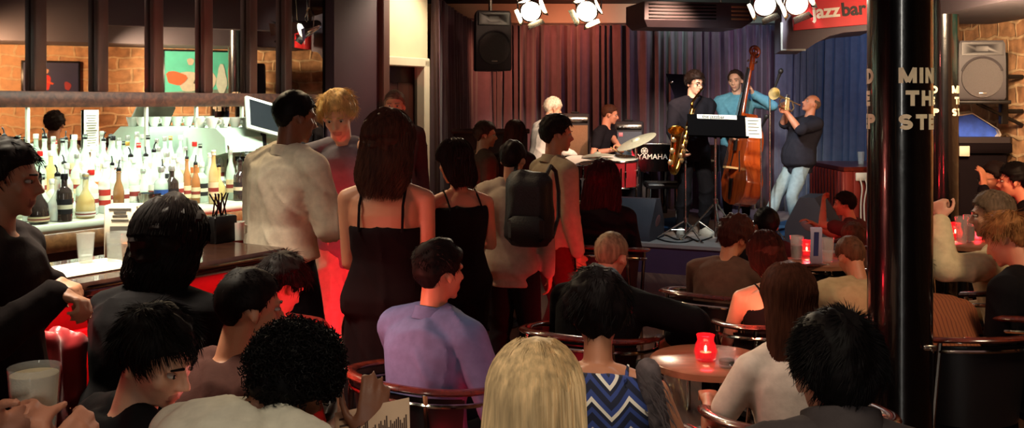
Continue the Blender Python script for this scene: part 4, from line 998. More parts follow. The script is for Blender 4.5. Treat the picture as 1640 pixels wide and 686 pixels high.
# cables and rug
def cable(label, pts, m=None, r=.007):
    g = G(); q = [LA(p) for p in pts]; fine = []
    for i in range(len(q) - 1):
        p0, p1, p2, p3 = q[max(i - 1, 0)], q[i], q[i + 1], q[min(i + 2, len(q) - 1)]
        for t in np.linspace(0, 1, 8, endpoint=False): fine.append(.5 * (2 * p1 + (p2 - p0) * t + (2 * p0 - 5 * p1 + 4 * p2 - p3) * t * t + (-p0 + 3 * p1 - 3 * p2 + p3) * t ** 3))
    g.tube(fine + [q[-1]], r, 6); return tag(obj('cable', g, m or mat('cable_rubber', '#0c0a0b', .5, var=.05)), label, 'cable')
zc = SZ + .009
def SP(px, py): Y = (EYE - zc) * F / (py - HY); return LA([(px - 820) * Y / F, Y, zc])
cable('black cable looping over the deck from the microphone to the music stand', [SP(1040, 383), SP(1062, 376), SP(1085, 384), SP(1100, 379), SP(1118, 386), SP(1140, 380), SP(1150, 374)])
cable('black cable curling over the deck toward the cymbal stand', [SP(1028, 377), SP(1048, 381), SP(1070, 387), SP(1096, 388), SP(1110, 384)])
g = G(); rg = [SP(1040, 353), SP(1095, 346), SP(1108, 362), SP(1052, 371)]; g.rings([LA(rg) - UP * .008, LA(rg)]); tag(obj('rug', g, mat('rug_blue', '#2f5d8f', .9, var=.2, scale=30, bump=.3, bscale=200)), 'blue rug on the deck at the saxophonist\'s feet', 'rug')
g = G(); rg = [SP(1222, 362), SP(1272, 350), SP(1284, 376), SP(1228, 392)]; g.rings([LA(rg) - UP * .008, LA(rg)]); tag(obj('rug', g, mat('rug_blue', '#2f5d8f', .9)), 'blue rug on the deck under the trumpeter', 'rug')
# panelled low wall at the right of the stage
r = thing('panelled_counter', 'red boarded low wall at the side of the stage', 'panelling', (3.6, 10.9, SZ)); zt = P(0, 268, 10.3)[2]; M_red = mat('red_boards', '#7d2a20', .45, var=.12, scale=6)
pc = [P(1298, 0, 11.4)[:2], P(1352, 0, 10.3)[:2], P(1420, 0, 10.45)[:2], LA([4.15, 11.4])]; g = G(); g.prism([tuple(p) for p in pc], zt - SZ - .04, (0, 0, SZ)); obj('core', g, M_red, r, True, False)
g = G()
for k0, k1 in ((0, 1), (1, 2)):
    a_, b_ = pc[k0], pc[k1]; L_ = np.linalg.norm(b_ - a_); n_ = int(L_ / .095); dd = (b_ - a_) / L_
    for i in range(n_): q = a_ + dd * (i + .5) * L_ / n_; g.box((q[0], q[1], (SZ + zt) / 2), (L_ / n_ - .012, .03, zt - SZ - .10), rotz(math.atan2(dd[1], dd[0])), .006)
obj('board', g, M_red, r)
g = G(); c_ = LA([p for p in pc]).mean(0); g.prism([tuple(c_ + (p - c_) * 1.04) for p in pc], .04, (0, 0, zt - .04)); obj('top', g, wood('red_wood_top', '#4a1710', '#7a2c1c', .3), r)
ptop = P(1379, 262, 10.75); 
def tumbler(label, c, rt=.036, rb=.028, h=.10, fill=None, fl=.6, foam=0, group=None, name='drinking_glass', m=None):
    r = thing(name, label, 'glass', tuple(c), group); t = .0022; g = G(); gm = m or mat('clear_glass', (.80, .86, .82), .04, var=0, alpha=.28, coat=1.)
    g.lathe(c, [(rb * .9, 0), (rb, .003), (rt, h), (rt - t, h), (rb - t, .012), (.001, .010)], 28, None, False); g.f.append(tuple(range(27, -1, -1))); obj('tumbler', g, gm, r)
    if fill:
        rr = rb + (rt - rb) * fl; g = G(); g.lathe(c, [(rb - t - .0006, .0125), (rr - t - .0006, h * fl)], 28); obj('drink', g, fill, r)
    if foam:
        r0 = rb + (rt - rb) * fl; r1 = rb + (rt - rb) * (fl + foam); g = G(); g.lathe(c, [(r0 - t - .0006, h * fl + .0005), (r1 - t - .0006, h * (fl + foam)), (r1 * .5, h * (fl + foam) + .003)], 28); obj('foam', g, mat('beer_foam', '#cdbd98', .8, var=.06, scale=60, bump=.3, bscale=250), r)
    return r
tumbler('empty glass on top of the red panelled low wall', (ptop[0], 10.75, zt), .04, .03, .14)
g = G(); po = P(1379, 283, 10.34); g.box((po[0], po[1] - .02, po[2]), (.13, .03, .085), None, .006); so = tag(obj('wall_socket', g, mat('socket_white', '#ded5c2', .4, var=.03)), 'white double socket on the red panelled low wall with cables', 'socket')
cable('white cable hanging from the double socket down the red boards', [(po[0] + .02, po[1] - .045, po[2] - .01), (po[0] + .04, po[1] - .06, po[2] - .1), (po[0] + .015, po[1] - .05, po[2] - .3), (po[0] + .02, po[1] - .08, SZ + .01)], mat('cable_white', '#d8cfbc', .5, var=.05), .008)
cable('second white cable hanging beside the first below the double socket', [(po[0] - .03, po[1] - .045, po[2] - .01), (po[0] - .01, po[1] - .06, po[2] - .12), (po[0] - .02, po[1] - .05, po[2] - .3), (po[0] - .03, po[1] - .09, SZ + .01)], mat('cable_white', '#d8cfbc', .5, var=.05), .008)
# drinks ledge by the left curtain
r = thing('drinks_ledge', 'dark wooden drinks ledge in front of the left curtain', 'ledge', (-.35, 10.2, 0)); g = G(); zl = P(0, 207, 10.0)[2]; g.box((-.22, 10.05, zl / 2), (.76, .10, zl - .04)); obj('panel', g, M_beam, r)
g = G(); g.box((-.22, 10.0, zl - .02), (.80, .24, .045), None, .008); obj('shelf', g, M_beamh, r)
# black cabinet with the blue lined case on it, beside the second column
Yc = 8.75; pcx = P(1562, 228, Yc); r = thing('black_cabinet', 'tall black upright cabinet against the stone wall under the open blue case', 'cabinet', (pcx[0], Yc + .02, 0)); zt2 = pcx[2]
g = G(); g.box((pcx[0], Yc + .06, zt2 / 2 - .05), (.44, .40, zt2 - .10), None, .01); obj('carcass', g, matte('cabinet_black', '#140e10'), r)
g = G(); g.box((pcx[0], Yc + .04, zt2 - .045), (.48, .46, .09), None, .01); obj('top', g, matte('cabinet_black', '#140e10'), r)
g = G(); g.box((pcx[0] - .06, Yc - .145, zt2 * .5), (.30, .012, zt2 * .62), None, .004); obj('door', g, matte('cabinet_black', '#140e10'), r)
r = thing('instrument_case', 'open instrument case with blue lining on the black cabinet', 'case', (pcx[0], Yc, zt2)); M_lin = mat('case_lining', '#3a62d8', .8, var=.2, scale=14, bump=.5, bscale=25, sheen=.5)
ol = [(1500, 224), (1500, 190), (1558, 181), (1600, 207), (1604, 216), (1596, 226), (1575, 228)]; q0 = LA([P(x, y, Yc) for x, y in ol]); ctr = q0.mean(0)
g = G(); n_ = LA([0, -.05, .0]); g.rings([q0 + LA([0, .07, .02]), q0 + LA([0, .0, 0]), ctr + (q0 - ctr) * .94 + LA([0, 0, 0]), ctr + (q0 - ctr) * .92 + LA([0, .04, .008])]); obj('lid', g, mat('case_shell', '#cfc6b8', .5, var=.05), r)
g = G(); g.rings([ctr + (q0 - ctr) * .91 + LA([0, .038, .008]), ctr + (q0 - ctr) * .6 + LA([0, .03, .008]), ctr + (q0 - ctr) * .1 + LA([0, .035, .008])]); obj('lining', g, M_lin, r)
g = G(); q1 = [(x, y) for x, y in ((-.3, -.16), (.22, -.16), (.27, -.1), (.27, .02), (-.3, .02))]; g.prism(q1, .05, (pcx[0], Yc - .02, zt2 + .001)); obj('tray', g, mat('case_shell_dark', '#2a2224', .5, var=.1), r)
g = G(); g.box((pcx[0] - .19, Yc - .2, zt2 - .07), (.09, .014, .09), None, .004); tag(obj('paper_note', g, mat('paper', '#ddd3bd', .7)), 'small pale note stuck to the black cabinet beside the second column', 'note')

# ================================================================== the bar
def U(px, w_):
    q = .625 - (px - 820.) / F; Y = 1.179257 * w_ / q; X = (px - 820.) / F * Y; return DU[0] * X + DU[1] * Y
CZ = 1.10
# near counter
r = thing('bar_counter', 'long bar counter with a glossy top and red lit front along the side wall', 'bar counter', tuple(B(1.9, 3.3, 0)))
g = G(); g.box(B(1.55, 3.33, CZ - .03), (3.06, .52, .06), Rb, .012); obj('worktop', g, wood('counter_top', '#2a1712', '#3f251b', .18, 5, (1, 6, 6), .6), r)
g = G(); g.box(B(1.55, 3.34, .52), (2.98, .34, 1.03), Rb); obj('body', g, mat('bar_body', '#5c1c18', .5, var=.15), r)
for k in range(5):
    g = G(); g.box(B(.33 + k * .6, 3.155, .56), (.52, .025, .72), Rb, .008); obj('panel', g, mat('bar_panel_red', '#8a2420', .4, var=.12), r)
g = G(); g.tube([B(.05, 3.02, .22), B(3.05, 3.02, .22)], .022, 10)
for k in range(4): g.tube([B(.3 + k * .8, 3.02, .22), B(.3 + k * .8, 3.16, .22)], .012, 8)
obj('foot_rail', g, mat('brass', '#a8803c', .25, 1., var=.08), r)
# back counter with bottle steps
r = thing('back_counter', 'back bar counter with stepped pale shelves under the mirror', 'back counter', tuple(B(4.4, 5.1, 0)))
g = G(); g.box(B(4.35, 5.13, CZ - .025), (3.4, .86, .05), Rb, .008); obj('worktop', g, mat('pale_counter', '#c9cbb6', .3, var=.08, scale=5), r)
g = G(); g.box(B(4.35, 5.18, .52), (3.36, .74, 1.03), Rb); obj('carcass', g, M_beam, r)
g = G(); g.box(B(4.35, 4.705, CZ - .10), (3.38, .02, .10), Rb, .004); obj('edge', g, wood('counter_edge', '#6b4426', '#8d5f38', .4, 5, (1, 6, 6)), r)
for k in range(6): g = G(); g.box(B(2.95 + k * .58, 4.80, .52), (.54, .025, .84), Rb, .006); obj('door', g, M_beam, r)
STEPZ = (CZ, CZ + .055, CZ + .11)
g = G(); g.box(B(4.15, 5.20, CZ + .0275), (2.9, .24, .055), Rb, .004); g.box(B(4.15, 5.43, CZ + .055), (2.9, .22, .11), Rb, .004); obj('bottle_step', g, mat('pale_step', '#d9dcc8', .35, var=.05), r)
# mirrors, posts and beam
M_mirror = mat('mirror_glass', (.92, .95, .93), .015, 1., var=0)
def bar_mirror(label, u0, u1, z0, z1, wm=5.625):
    g = G(); g.box(B((u0 + u1) / 2, wm, (z0 + z1) / 2), (u1 - u0, .012, z1 - z0), Rb); return tag(obj('mirror', g, M_mirror, None, True, False), label, 'mirror', None)
PU = [U(x, 5.42) for x in (62, 162, 251, 331, 403, 459)]; PU = [2 * PU[0] - PU[1]] + PU + [U(521, 5.42)]
nm = ['before the first post', 'between the first and second posts', 'between the second and third posts', 'between the third and fourth posts', 'between the fourth and fifth posts', 'between the fifth and sixth posts', 'between the last post and the plum panel']
for i in range(7): bar_mirror('upper bar mirror pane ' + nm[i], PU[i] + .001, PU[i + 1] - .001, 1.80, 2.62, 5.455)
lm = [PU[0] - .1, U(47, 5.6), U(237, 5.6), U(317, 5.6), U(390, 5.6), U(522, 5.6)]
ln_ = ['at the leftmost end of the bar', 'behind the paper notice', 'showing the brick glow', 'left of the coffee machine', 'behind the coffee machine']
for i in range(5): bar_mirror('lower bar mirror panel ' + ln_[i], lm[i] + .004, lm[i + 1] - .004, CZ + .02, 1.72)
g = G()
for i in range(1, 5): g.box(B(lm[i], 5.612, (CZ + 1.72) / 2), (.016, .012, 1.72 - CZ), Rb)
struct('trim_mirror', g, mat('mirror_strip', '#cfc9b4', .35, var=.05))
r = thing('back_bar_frame', 'dark wooden frame of beam and upright posts over the bar mirrors', 'bar frame', tuple(B(4.4, 5.42, 1.7)))
g = G(); g.box(B(4.25, 5.42, 1.752), (3.7, .10, .095), Rb, .006); obj('beam', g, M_beamh, r)
g = G(); g.box(B(4.25, 5.42, 2.68), (3.7, .10, .14), Rb, .006); obj('head_rail', g, M_beamh, r)
for u in PU[:-1]: g = G(); g.box(B(u, 5.42, 2.21), (.075, .05, .82), Rb, .006); obj('post', g, M_beam, r)
# paper notice taped on the mirror
p_ = B(U(147, 5.6), 5.605, 0); n0 = LA([p_[0], p_[1], 1.55]); r = thing('paper_notice', 'white printed paper notice hanging on the lower bar mirror', 'notice', tuple(n0 - UP * .14)); g = G(); g.box(n0, (.105, .003, .27), Rb); obj('sheet', g, mat('paper', '#ddd3bd', .7), r)
g = G()
for k in range(13): g.box(n0 + UP * (.10 - k * .016) - DW * .003, (.08 - .012 * (k % 3), .001, .004), Rb)
obj('print', g, mat('ink_grey', '#5a5650', .7), r)

# ---- bottles
PROF = {
 'tall': [(.030, 0), (.036, .004), (.037, .19), (.034, .205), (.016, .235), (.0135, .245), (.0135, .30), (.016, .302), (.016, .312), (.0135, .314)],
 'square': [(.036, 0), (.040, .004), (.040, .15), (.037, .165), (.017, .185), (.015, .19), (.015, .235), (.018, .237), (.018, .248), (.015, .25)],
 'slim': [(.026, 0), (.030, .004), (.031, .17), (.027, .205), (.014, .25), (.0125, .26), (.0125, .315), (.015, .317), (.015, .327), (.012, .33)],
 'round': [(.040, 0), (.048, .006), (.052, .05), (.046, .10), (.022, .14), (.015, .155), (.015, .225), (.018, .227), (.018, .238), (.014, .24)],
 'beer': [(.026, 0), (.029, .004), (.030, .13), (.026, .155), (.014, .19), (.0125, .2), (.0125, .235), (.015, .237), (.015, .245), (.012, .247)]}
GL = {'clear': ((.86, .94, .87), .40), 'green': ((.25, .52, .22), .6), 'amber': ((.42, .17, .05), .75), 'dark': ((.04, .025, .02), .92), 'pale green': ((.72, .88, .70), .50), 'golden': ((.75, .52, .18), .6)}
LBL = {'white': '#e2dccb', 'cream': '#d5c49a', 'red': '#a8281f', 'blue': '#2a4a8c', 'black': '#1a1718', 'orange': '#c4632a'}
CAPC = {'black': '#121012', 'silver': '#b8b4aa', 'red': '#b8231f', 'white': '#dcd6c6', 'gold': '#b58b3f'}
proto = {}
ORD = 'first second third fourth fifth sixth seventh eighth ninth tenth eleventh twelfth thirteenth fourteenth fifteenth sixteenth seventeenth eighteenth nineteenth twentieth twenty-first twenty-second twenty-third twenty-fourth twenty-fifth twenty-sixth twenty-seventh twenty-eighth twenty-ninth'.split()
def bottle(kind, glass, lab, cap, loc, label, group, sc=1., rz=0.):
    key = (kind, glass, lab, cap)
    if key in proto: return dup(proto[key], loc, rz, label, group, sc)
    r = thing('bottle', label, 'bottle', tuple(loc), group, rz); r.scale = (sc,) * 3; pr = PROF[kind]; c, a_ = GL[glass]
    g = G(); g.lathe((0, 0, 0), pr, 20); obj('glass', g, mat('bottle_' + glass, c, .06, var=.05, alpha=a_, coat=.8), r, False)
    h = pr[-1][1]; rn = pr[-1][0]; g = G()
    if cap == 'pourer': g.lathe((0, 0, h - .004), [(rn * .9, 0), (rn * 1.15, .006), (rn * 1.1, .018), (.006, .026), (.0045, .03)], 12); g.tube([(0, 0, h + .022), (.004, 0, h + .045), (.014, 0, h + .062)], .0042, 8); m = mat('cap_black', CAPC['black'], .35)
    else: g.lathe((0, 0, h - .026), [(rn * 1.22, 0), (rn * 1.25, .002), (rn * 1.25, .028), (rn * 1.1, .031)], 14); m = mat('cap_' + cap, CAPC[cap], .3, .6 if cap in ('silver', 'gold') else 0)
    obj('cap' if cap != 'pourer' else 'pourer', g, m, r, False)
    if lab:
        rb = pr[2][0]; z1 = pr[2][1]; g = G(); g.lathe((0, 0, 0), [(rb * 1.012, z1 * .28), (rb * 1.012, z1 * .80)], 20, None, False); g.lathe((0, 0, 0), [(rb * 1.016, z1 * .45), (rb * 1.016, z1 * .60)], 20, None, False)
        lo = obj('paper_label', g, [mat('label_' + lab, LBL[lab], .6, var=.04), mat('label_band_' + lab, '#7d2a22' if lab in ('white', 'cream') else '#d8cfae', .6)], r, False)
        n_ = len(lo.data.polygons)
        for i, pl_ in enumerate(lo.data.polygons): pl_.material_index = 1 if i >= n_ // 2 else 0
    proto[key] = r; return r
rb_ = random.Random(11)
tiers = [('top', 5.43, STEPZ[2], 52, 338, 21, ['slim', 'tall', 'square', 'tall'], 'pourerless'), ('middle', 5.20, STEPZ[1], 46, 400, 24, ['tall', 'square', 'slim', 'tall', 'square'], ''), ('lowest', 4.93, STEPZ[0], 48, 396, 22, ['square', 'tall', 'round', 'slim', 'square', 'beer'], '')]
for tn, w_, z, x0, x1, n, kinds, _ in tiers:
    u0, u1 = U(x0, w_), U(x1, w_)
    for i in range(n):
        k = rb_.choice(kinds); gl = rb_.choices(['clear', 'pale green', 'green', 'amber', 'dark', 'golden'], [13, 9, 1.0, .8, .9, .6])[0]; lab = rb_.choices(['white', 'cream', 'red', 'blue', 'black', 'orange', None], [8, 4, .5, .4, .3, .4, 3])[0]; cp = rb_.choices(['pourer', 'black', 'silver', 'red', 'white', 'gold'], [3, 1.5, 3, 1.1, 4, .6])[0]
        u = u0 + (u1 - u0) * (i + rb_.uniform(-.12, .12)) / (n - 1); p_ = B(u, w_ + rb_.uniform(-.025, .025), z)
        if tn == 'lowest' and i % 5 == 2: p_ = B(u, w_ + .02, z)
        lb = f"{gl} bottle" + (f", {lab} label" if lab else ' without label') + (', black pourer' if cp == 'pourer' else f', {cp} cap') + f", {ORD[n - 1 - i]} from the coffee machine on the {tn} step"
        bottle(k, gl, lab, cp, p_, lb, 'bottles on the back bar', rb_.uniform(.84, 1.02), rb_.uniform(0, 6))
# bottles standing in front on the counter edge
front = [(62, 4.78, 'round', 'dark', 'cream', 'pourer', 'squat dark bottle with cream label standing nearest the counter edge beside the profile man'), (92, 4.80, 'round', 'clear', None, 'pourer', 'round clear bottle with black pourer at the counter edge'), (103, 4.76, 'square', 'dark', 'black', 'black', 'square dark bottle with black label at the counter edge'), (137, 4.80, 'round', 'golden', 'white', 'silver', 'round golden bottle with white label at the counter edge'), (190, 4.78, 'beer', 'amber', None, 'pourer', 'brown beer bottle with black pourer behind the white sign holder'), (258, 4.80, 'square', 'pale green', 'blue', 'silver', 'square pale bottle with blue label at the counter edge'), (275, 4.80, 'square', 'dark', 'black', 'silver', 'square dark bottle with silver cap at the counter edge'), (342, 4.80, 'slim', 'golden', 'cream', 'white', 'slim golden bottle with cream label beside the black straw caddy'), (384, 4.82, 'square', 'dark', 'black', 'pourer', 'square dark bottle with pourer beside the white shirted man')]
for x, w_, k, gl, lab, cp, lb in front: bottle(k, gl, lab, cp, B(U(x, w_), w_, CZ), lb, 'bottles at the counter edge', 1., x)
# ---- coffee machine with cups
um = U(385, 5.2); mc = B(um + .05, 5.22, CZ); r = thing('coffee_machine', 'pale green coffee machine with cups stacked on top at the end of the back bar', 'coffee machine', tuple(mc)); M_cm = mat('machine_green', '#b9cdb8', .35, .1, var=.05)
g = G(); prof = [(-.20, .02), (.22, .02), (.22, .46), (-.10, .46), (-.19, .40), (-.20, .30), (-.06, .27), (-.06, .10), (-.20, .08)]
g.rings([LA([mc + DU * sx * .34 + DW * y + UP * z for y, z in prof]) for sx in (-1, 1)]); obj('body', g, M_cm, r)
for sx in (-1, 1):
    g = G(); g.lathe(mc + DU * sx * .15 + DW * -.13 + UP * .235, [(.035, 0), (.035, .03)], 14); g.tube([mc + DU * sx * .15 + DW * -.15 + UP * .245, mc + DU * sx * .15 + DW * -.30 + UP * .235], .013, 8); obj('handle', g, M_blackm, r)
g = G(); g.box(mc + DW * -.135 + UP * .095, (.6, .15, .012), Rb, .003); obj('drip_tray', g, M_steel, r)
g = G()
for sx in (-1, 1): g.tube([mc + DU * sx * .30 + DW * -.12 + UP * .40, mc + DU * sx * .32 + DW * -.20 + UP * .34, mc + DU * sx * .31 + DW * -.21 + UP * .18], .006, 8)
obj('steam_wand', g, M_chrome, r)
M_cup = mat('white_china', '#dfe0d2', .25, var=.03)
cup0 = None
for row in range(2):
    for k in range(7):
        q = mc + DU * (-.30 + k * .10) + DW * (-.02 + row * .11) + UP * .461; lb = f"white china cup, {ORD[k]} in the {'front' if row == 0 else 'back'} row on the coffee machine"
        if cup0 is None:
            cup0 = thing('coffee_cup', lb, 'cup', tuple(q), 'cups on the coffee machine'); g = G(); g.lathe((0, 0, 0), [(.024, 0), (.026, .006), (.040, .05), (.043, .068), (.040, .068), (.036, .05), (.022, .012), (.002, .010)], 20, None, True); obj('bowl', g, M_cup, cup0, False)
            g = G(); g.tube([(.038, 0, .055), (.058, 0, .052), (.060, 0, .03), (.034, 0, .02)], .005, 8); obj('handle', g, M_cup, cup0, False)
        else: dup(cup0, q, rb_.uniform(0, 6), lb)
# till screen behind the machine
tc = B(U(428, 5.0), 5.02, CZ); r = thing('till_screen', 'dark till screen in a white frame tilted on a stand beside the coffee machine', 'till', tuple(tc)); g = G(); g.box(tc + UP * .02, (.2, .2, .04), Rb, .01); g.tube([tc + UP * .03, tc + UP * .45 + DW * .02], .02, 8); obj('stand', g, M_blackm, r)
Rt = Rb @ rotx(-.35) @ roty(.25); g = G(); g.box(tc + UP * .53, (.34, .03, .24), Rt, .008); obj('frame', g, M_cup, r); g = G(); g.box(tc + UP * .53 + Rt @ LA([0, -.017, 0]), (.29, .004, .19), Rt); obj('screen', g, mat('screen_dark', '#23262a', .15, var=.1), r)
# ---- things on the near counter
def BC(px, w_, dz=0.): return B(U(px, w_), w_, CZ + dz)
q = BC(137, 3.42); g = G(); g.box(B(U(125, 3.33), 3.33, CZ + .004), (.42, .26, .006), Rb, .002); tag(obj('bar_mat', g, mat('bar_towel', '#b9b6a4', .8, var=.12, scale=14, bump=.3)), 'pale bar towel lying flat on the counter under the tumbler', 'bar towel')
tumbler('clear tumbler standing on the pale bar towel', q + UP * .0075, .035, .026, .115, mat('water', (.75, .82, .78), .05, var=0, alpha=.3), .25)
q = BC(200, 3.50); r = thing('menu_holder', 'white printed menu holder standing on the bar counter', 'menu holder', tuple(q)); g = G(); g.box(q + UP * .105, (.135, .10, .21), rotz(.05), .004); obj('holder', g, mat('holder_white', '#cfc6b2', .5, var=.05), r); g = G()
for z, w_, h in ((.195, .09, .006), (.182, .05, .008), (.168, .06, .006), (.150, .07, .006), (.10, .08, .05), (.05, .1, .01)): g.box(q + UP * z + LA([0, -.051, 0]), (w_, .002, h), rotz(.05))
obj('print', g, mat('ink_grey', '#5a5650', .7), r)
q = BC(188, 3.36); g = G(); g.lathe(q, [(.036, 0), (.038, .003), (.042, .12), (.040, .12), (.036, .006), (.002, .005)], 24); tag(obj('plastic_cup', g, mat('clear_glass', (.8, .86, .82), .04, var=0, alpha=.28)), 'clear straight sided cup in front of the white menu holder', 'cup')
tumbler('glass of orange drink beside the bushy haired person at the bar', BC(207, 3.30), .034, .028, .115, mat('orange_drink', '#a85a24', .2, var=.1), .7)
q = BC(352, 3.46); r = thing('straw_caddy', 'black caddy of straws standing on the bar counter', 'caddy', tuple(q)); g = G(); g.box(q + UP * .06, (.13, .09, .12), Rb, .006); obj('tub', g, M_blackm, r)
for k in range(9): g = G(); g.tube([q + DU * rb_.uniform(-.05, .05) + UP * .10, q + DU * rb_.uniform(-.08, .08) + DW * rb_.uniform(-.04, .04) + UP * .22], .0035, 6); obj('straw', g, M_blackm, r)
q = BC(378, 3.44); g = G(); g.lathe(q, [(.034, 0), (.038, .004), (.040, .085), (.037, .085), (.034, .008), (.002, .007)], 24); g.tube([q + DU * .038 + UP * .07, q + DU * .062 + UP * .06, q + DU * .060 + UP * .03, q + DU * .036 + UP * .02], .006, 8); tag(obj('mug', g, M_cup), 'white mug on the bar counter beside the white shirted man', 'mug')
q = B(U(242, 4.84), 4.84, CZ); g = G(); g.lathe(q, [(.05, 0), (.06, .004), (.075, .10), (.072, .10), (.055, .01), (.002, .008)], 28); tag(obj('ice_bucket', g, M_steel), 'steel bucket among the bottles on the back counter', 'bucket')
# red jacket hung on the bar front
jc = B(1.78, 2.98, 0); hk = G(); 
g = G()
for k in range(8):
    t = k / 7; q = B(1.66 + .32 * t, 2.965 + .02 * math.sin(k * 2.3), 0); g.cap(q + UP * (1.0 - .02 * abs(k - 3)), q + UP * (.60 + .05 * math.sin(k * 1.9)), .036, .05)
co, fs, nr = solid(g, .012, 3); tag(obj('hung_jacket', (wrinkle(co, nr, .012, 4), fs), mat('red_satin', '#a01a20', .35, var=.1, sheen=.3)), 'shiny red jacket hanging below the counter edge beside the man in profile', 'jacket')

# ================================================================== chairs and tables
M_rail = wood('chair_rail_wood', '#3b1410', '#6a2a1c', .2, 6, (3, 3, 3), .7); M_vin = mat('vinyl_black', '#171214', .4, var=.1)
def make_chair(loc, rz, label, group):
    r = thing('tub_chair', label, 'chair', loc, group, rz)
    g = G(); g.lathe((0, .02, .295), [(.20, 0), (.225, .01), (.23, .04), (.20, .058), (.05, .062)], 28); obj('seat', g, M_vin, r, False)
    pts = [(.255, .22, .690), (.285, .10, .710), (.275, -.05, .728), (.22, -.17, .745), (.12, -.24, .757), (0, -.262, .76)]; pts = pts + [(-x, y, z) for x, y, z in pts[-2::-1]]
    fine = []
    for i in range(len(pts) - 1):
        for t in np.linspace(0, 1, 4, endpoint=False):
            p0, p1, p2, p3 = [LA(pts[min(max(j, 0), len(pts) - 1)]) for j in (i - 1, i, i + 1, i + 2)]; fine.append(.5 * (2 * p1 + (p2 - p0) * t + (2 * p0 - 5 * p1 + 4 * p2 - p3) * t * t + (-p0 + 3 * p1 - 3 * p2 + p3) * t ** 3))
    fine.append(LA(pts[-1])); rs = []
    for i, p in enumerate(fine):
        t = nrm(fine[min(i + 1, len(fine) - 1)] - fine[max(i - 1, 0)]); o_ = nrm(np.cross(t, UP)); a = np.arange(10) * 2 * math.pi / 10; rs.append(p + np.cos(a)[:, None] * o_ * .026 + np.sin(a)[:, None] * UP * .013)
    g = G(); g.rings(rs); obj('top_rail', g, M_rail, r, False)
    g = G(); g.tube([LA([p[0] * .985, p[1] * .985, p[2] - .05]) for p in fine], .009, 8); obj('under_rail', g, M_chrome, r, False)
    g = G(); k = [p for p in fine if p[1] < -.02]; top = LA([[p[0] * .95, p[1] * .95, p[2] - .03] for p in k]); bot = LA([[p[0] * .82, p[1] * .82, .37] for p in k]); g.add(np.vstack([top, bot, top * LA([.95, .95, 1]), bot * LA([.95, .95, 1])]), sum([[(i, i + 1, len(k) + i + 1, len(k) + i), (2 * len(k) + i, 3 * len(k) + i, 3 * len(k) + i + 1, 2 * len(k) + i + 1)] for i in range(len(k) - 1)], [])); obj('backrest', g, M_vin, r, False)
    for sx, sy in ((1, 1), (-1, 1), (1, -1), (-1, -1)):
        g = G(); g.tube([(sx * .255 if sy > 0 else sx * .2, .2 if sy > 0 else -.18, .69 if sy > 0 else .735), (sx * .235, .17 * sy, .31), (sx * .245, .20 * sy, .02), (sx * .247, .205 * sy, 0)], .011, 8); obj('leg', g, M_chrome, r, False)
    return r
chair0 = []
def seat_for(d, label, dx=0., turn=0., group='tub chairs of the audience'):
    fa = math.radians(d['face'] + turn); fw = LA([math.sin(fa), math.cos(fa), 0]); c = d['root'] + fw * .0; sc = min(1.12, max(.96, (d['pz'] - .085) / .357)); rz = -fa
    if not chair0:
        chair0.append(make_chair(tuple(c), rz, label, group)); chair0[0].scale = (1, 1, sc); return chair0[0]
    r = dup(chair0[0], c, rz, label, group); r.scale = (1, 1, sc); return r
# ================================================================== people on the stage
SAXY = 10.45
sax_p = person(1113, 116, SAXY, 'saxophonist in black shirt and glasses playing a tenor saxophone on the stage', 172, 'stand', base=SZ, tone='pale', head=(-22, 12, 0), top=('shirt', '#1a171c', 1.95), bottom='#131216', hair=('short', '#1c120e', dict(length=.045, thick=.022, n=700)),
    R=dict(t=('p', 1089, 238, 10.22), n=(-1, .3, 0), curl=.55, d=(-.2, .5, -.6)), L=dict(t=('p', 1120, 205, 10.16), n=(1, 0, 0), curl=.6, d=(.7, .3, .3)), glasses=True, collar=True, feet={'R': (.13, .04), 'L': (-.13, .02)}, mats={'shoe': mat('shoe_pale', '#a8a296', .5)})
bass_p = person(1178, 113, 11.6, 'double bass player in a blue shirt standing behind the music stand', 196, 'stand', base=SZ, tone='pale', head=(14, 6, 4), top=('shirt', '#5f93a6', 1.9), bottom='#1a181d', hair=('short', '#3a2a22', dict(line='recede', length=.02, n=300)),
    L=dict(t=('p', 1206, 150, 11.38), n=(.9, .3, .1), curl=.75, pole=(-.9, .1, -.5), d=(.25, .5, .8)), R=dict(t=('p', 1178, 236, 11.08), n=(-1, .2, 0), curl=.4, d=(-.3, .6, -.7)), collar=True)
trump_p = person(1299, 151, 10.35, 'bald trumpeter in dark shirt and pale jeans leaning back as he plays', 258, 'stand', base=SZ, tone='ruddy', head=(0, -24, 0), lean=-15, top=('shirt', '#2b2a33', .95), bottom='#8fa3ab', hair=('short', '#6d5a4e', dict(line='bald', length=.012, thick=.004, n=160)),
    R=dict(t=('p', 1262, 176, 10.22), n=(.9, .1, .2), curl=.75, d=(-.1, .5, .6), pole=(.7, .3, -.8)), L=dict(t=('p', 1260, 180, 10.12), n=(-.9, .2, .2), curl=.75, d=(.1, .5, .6), pole=(-.6, .3, -.9)), feet={'R': (.16, .42), 'L': (-.12, .12)}, build=1.26)
drum_p = person(977, 168, 11.75, 'drummer in a black t-shirt sitting behind the cymbals', 118, 'sit', base=SZ, tone='ruddy', head=(-25, 12, 0), pelvis=.56, lean=8, top=('tee', '#191519', .6), bottom='#17161c', hair=('short', '#4a2c20', dict(length=.012, thick=.006, n=250)),
    R=dict(t=('p', 984, 240, 11.4), n=(0, 0, -1), curl=.8), L=dict(t=('p', 992, 236, 11.3), n=(0, 0, -1), curl=.8))
ds = drum_p['root']; r = thing('drum_stool', 'round black drum stool under the drummer', 'stool', tuple(ds)); g = G(); hs = drum_p['pz'] - .10; g.lathe(ds, [(.15, hs - .07), (.17, hs - .06), (.17, hs - .01), (.14, hs)], 24); obj('seat', g, M_vin, r)
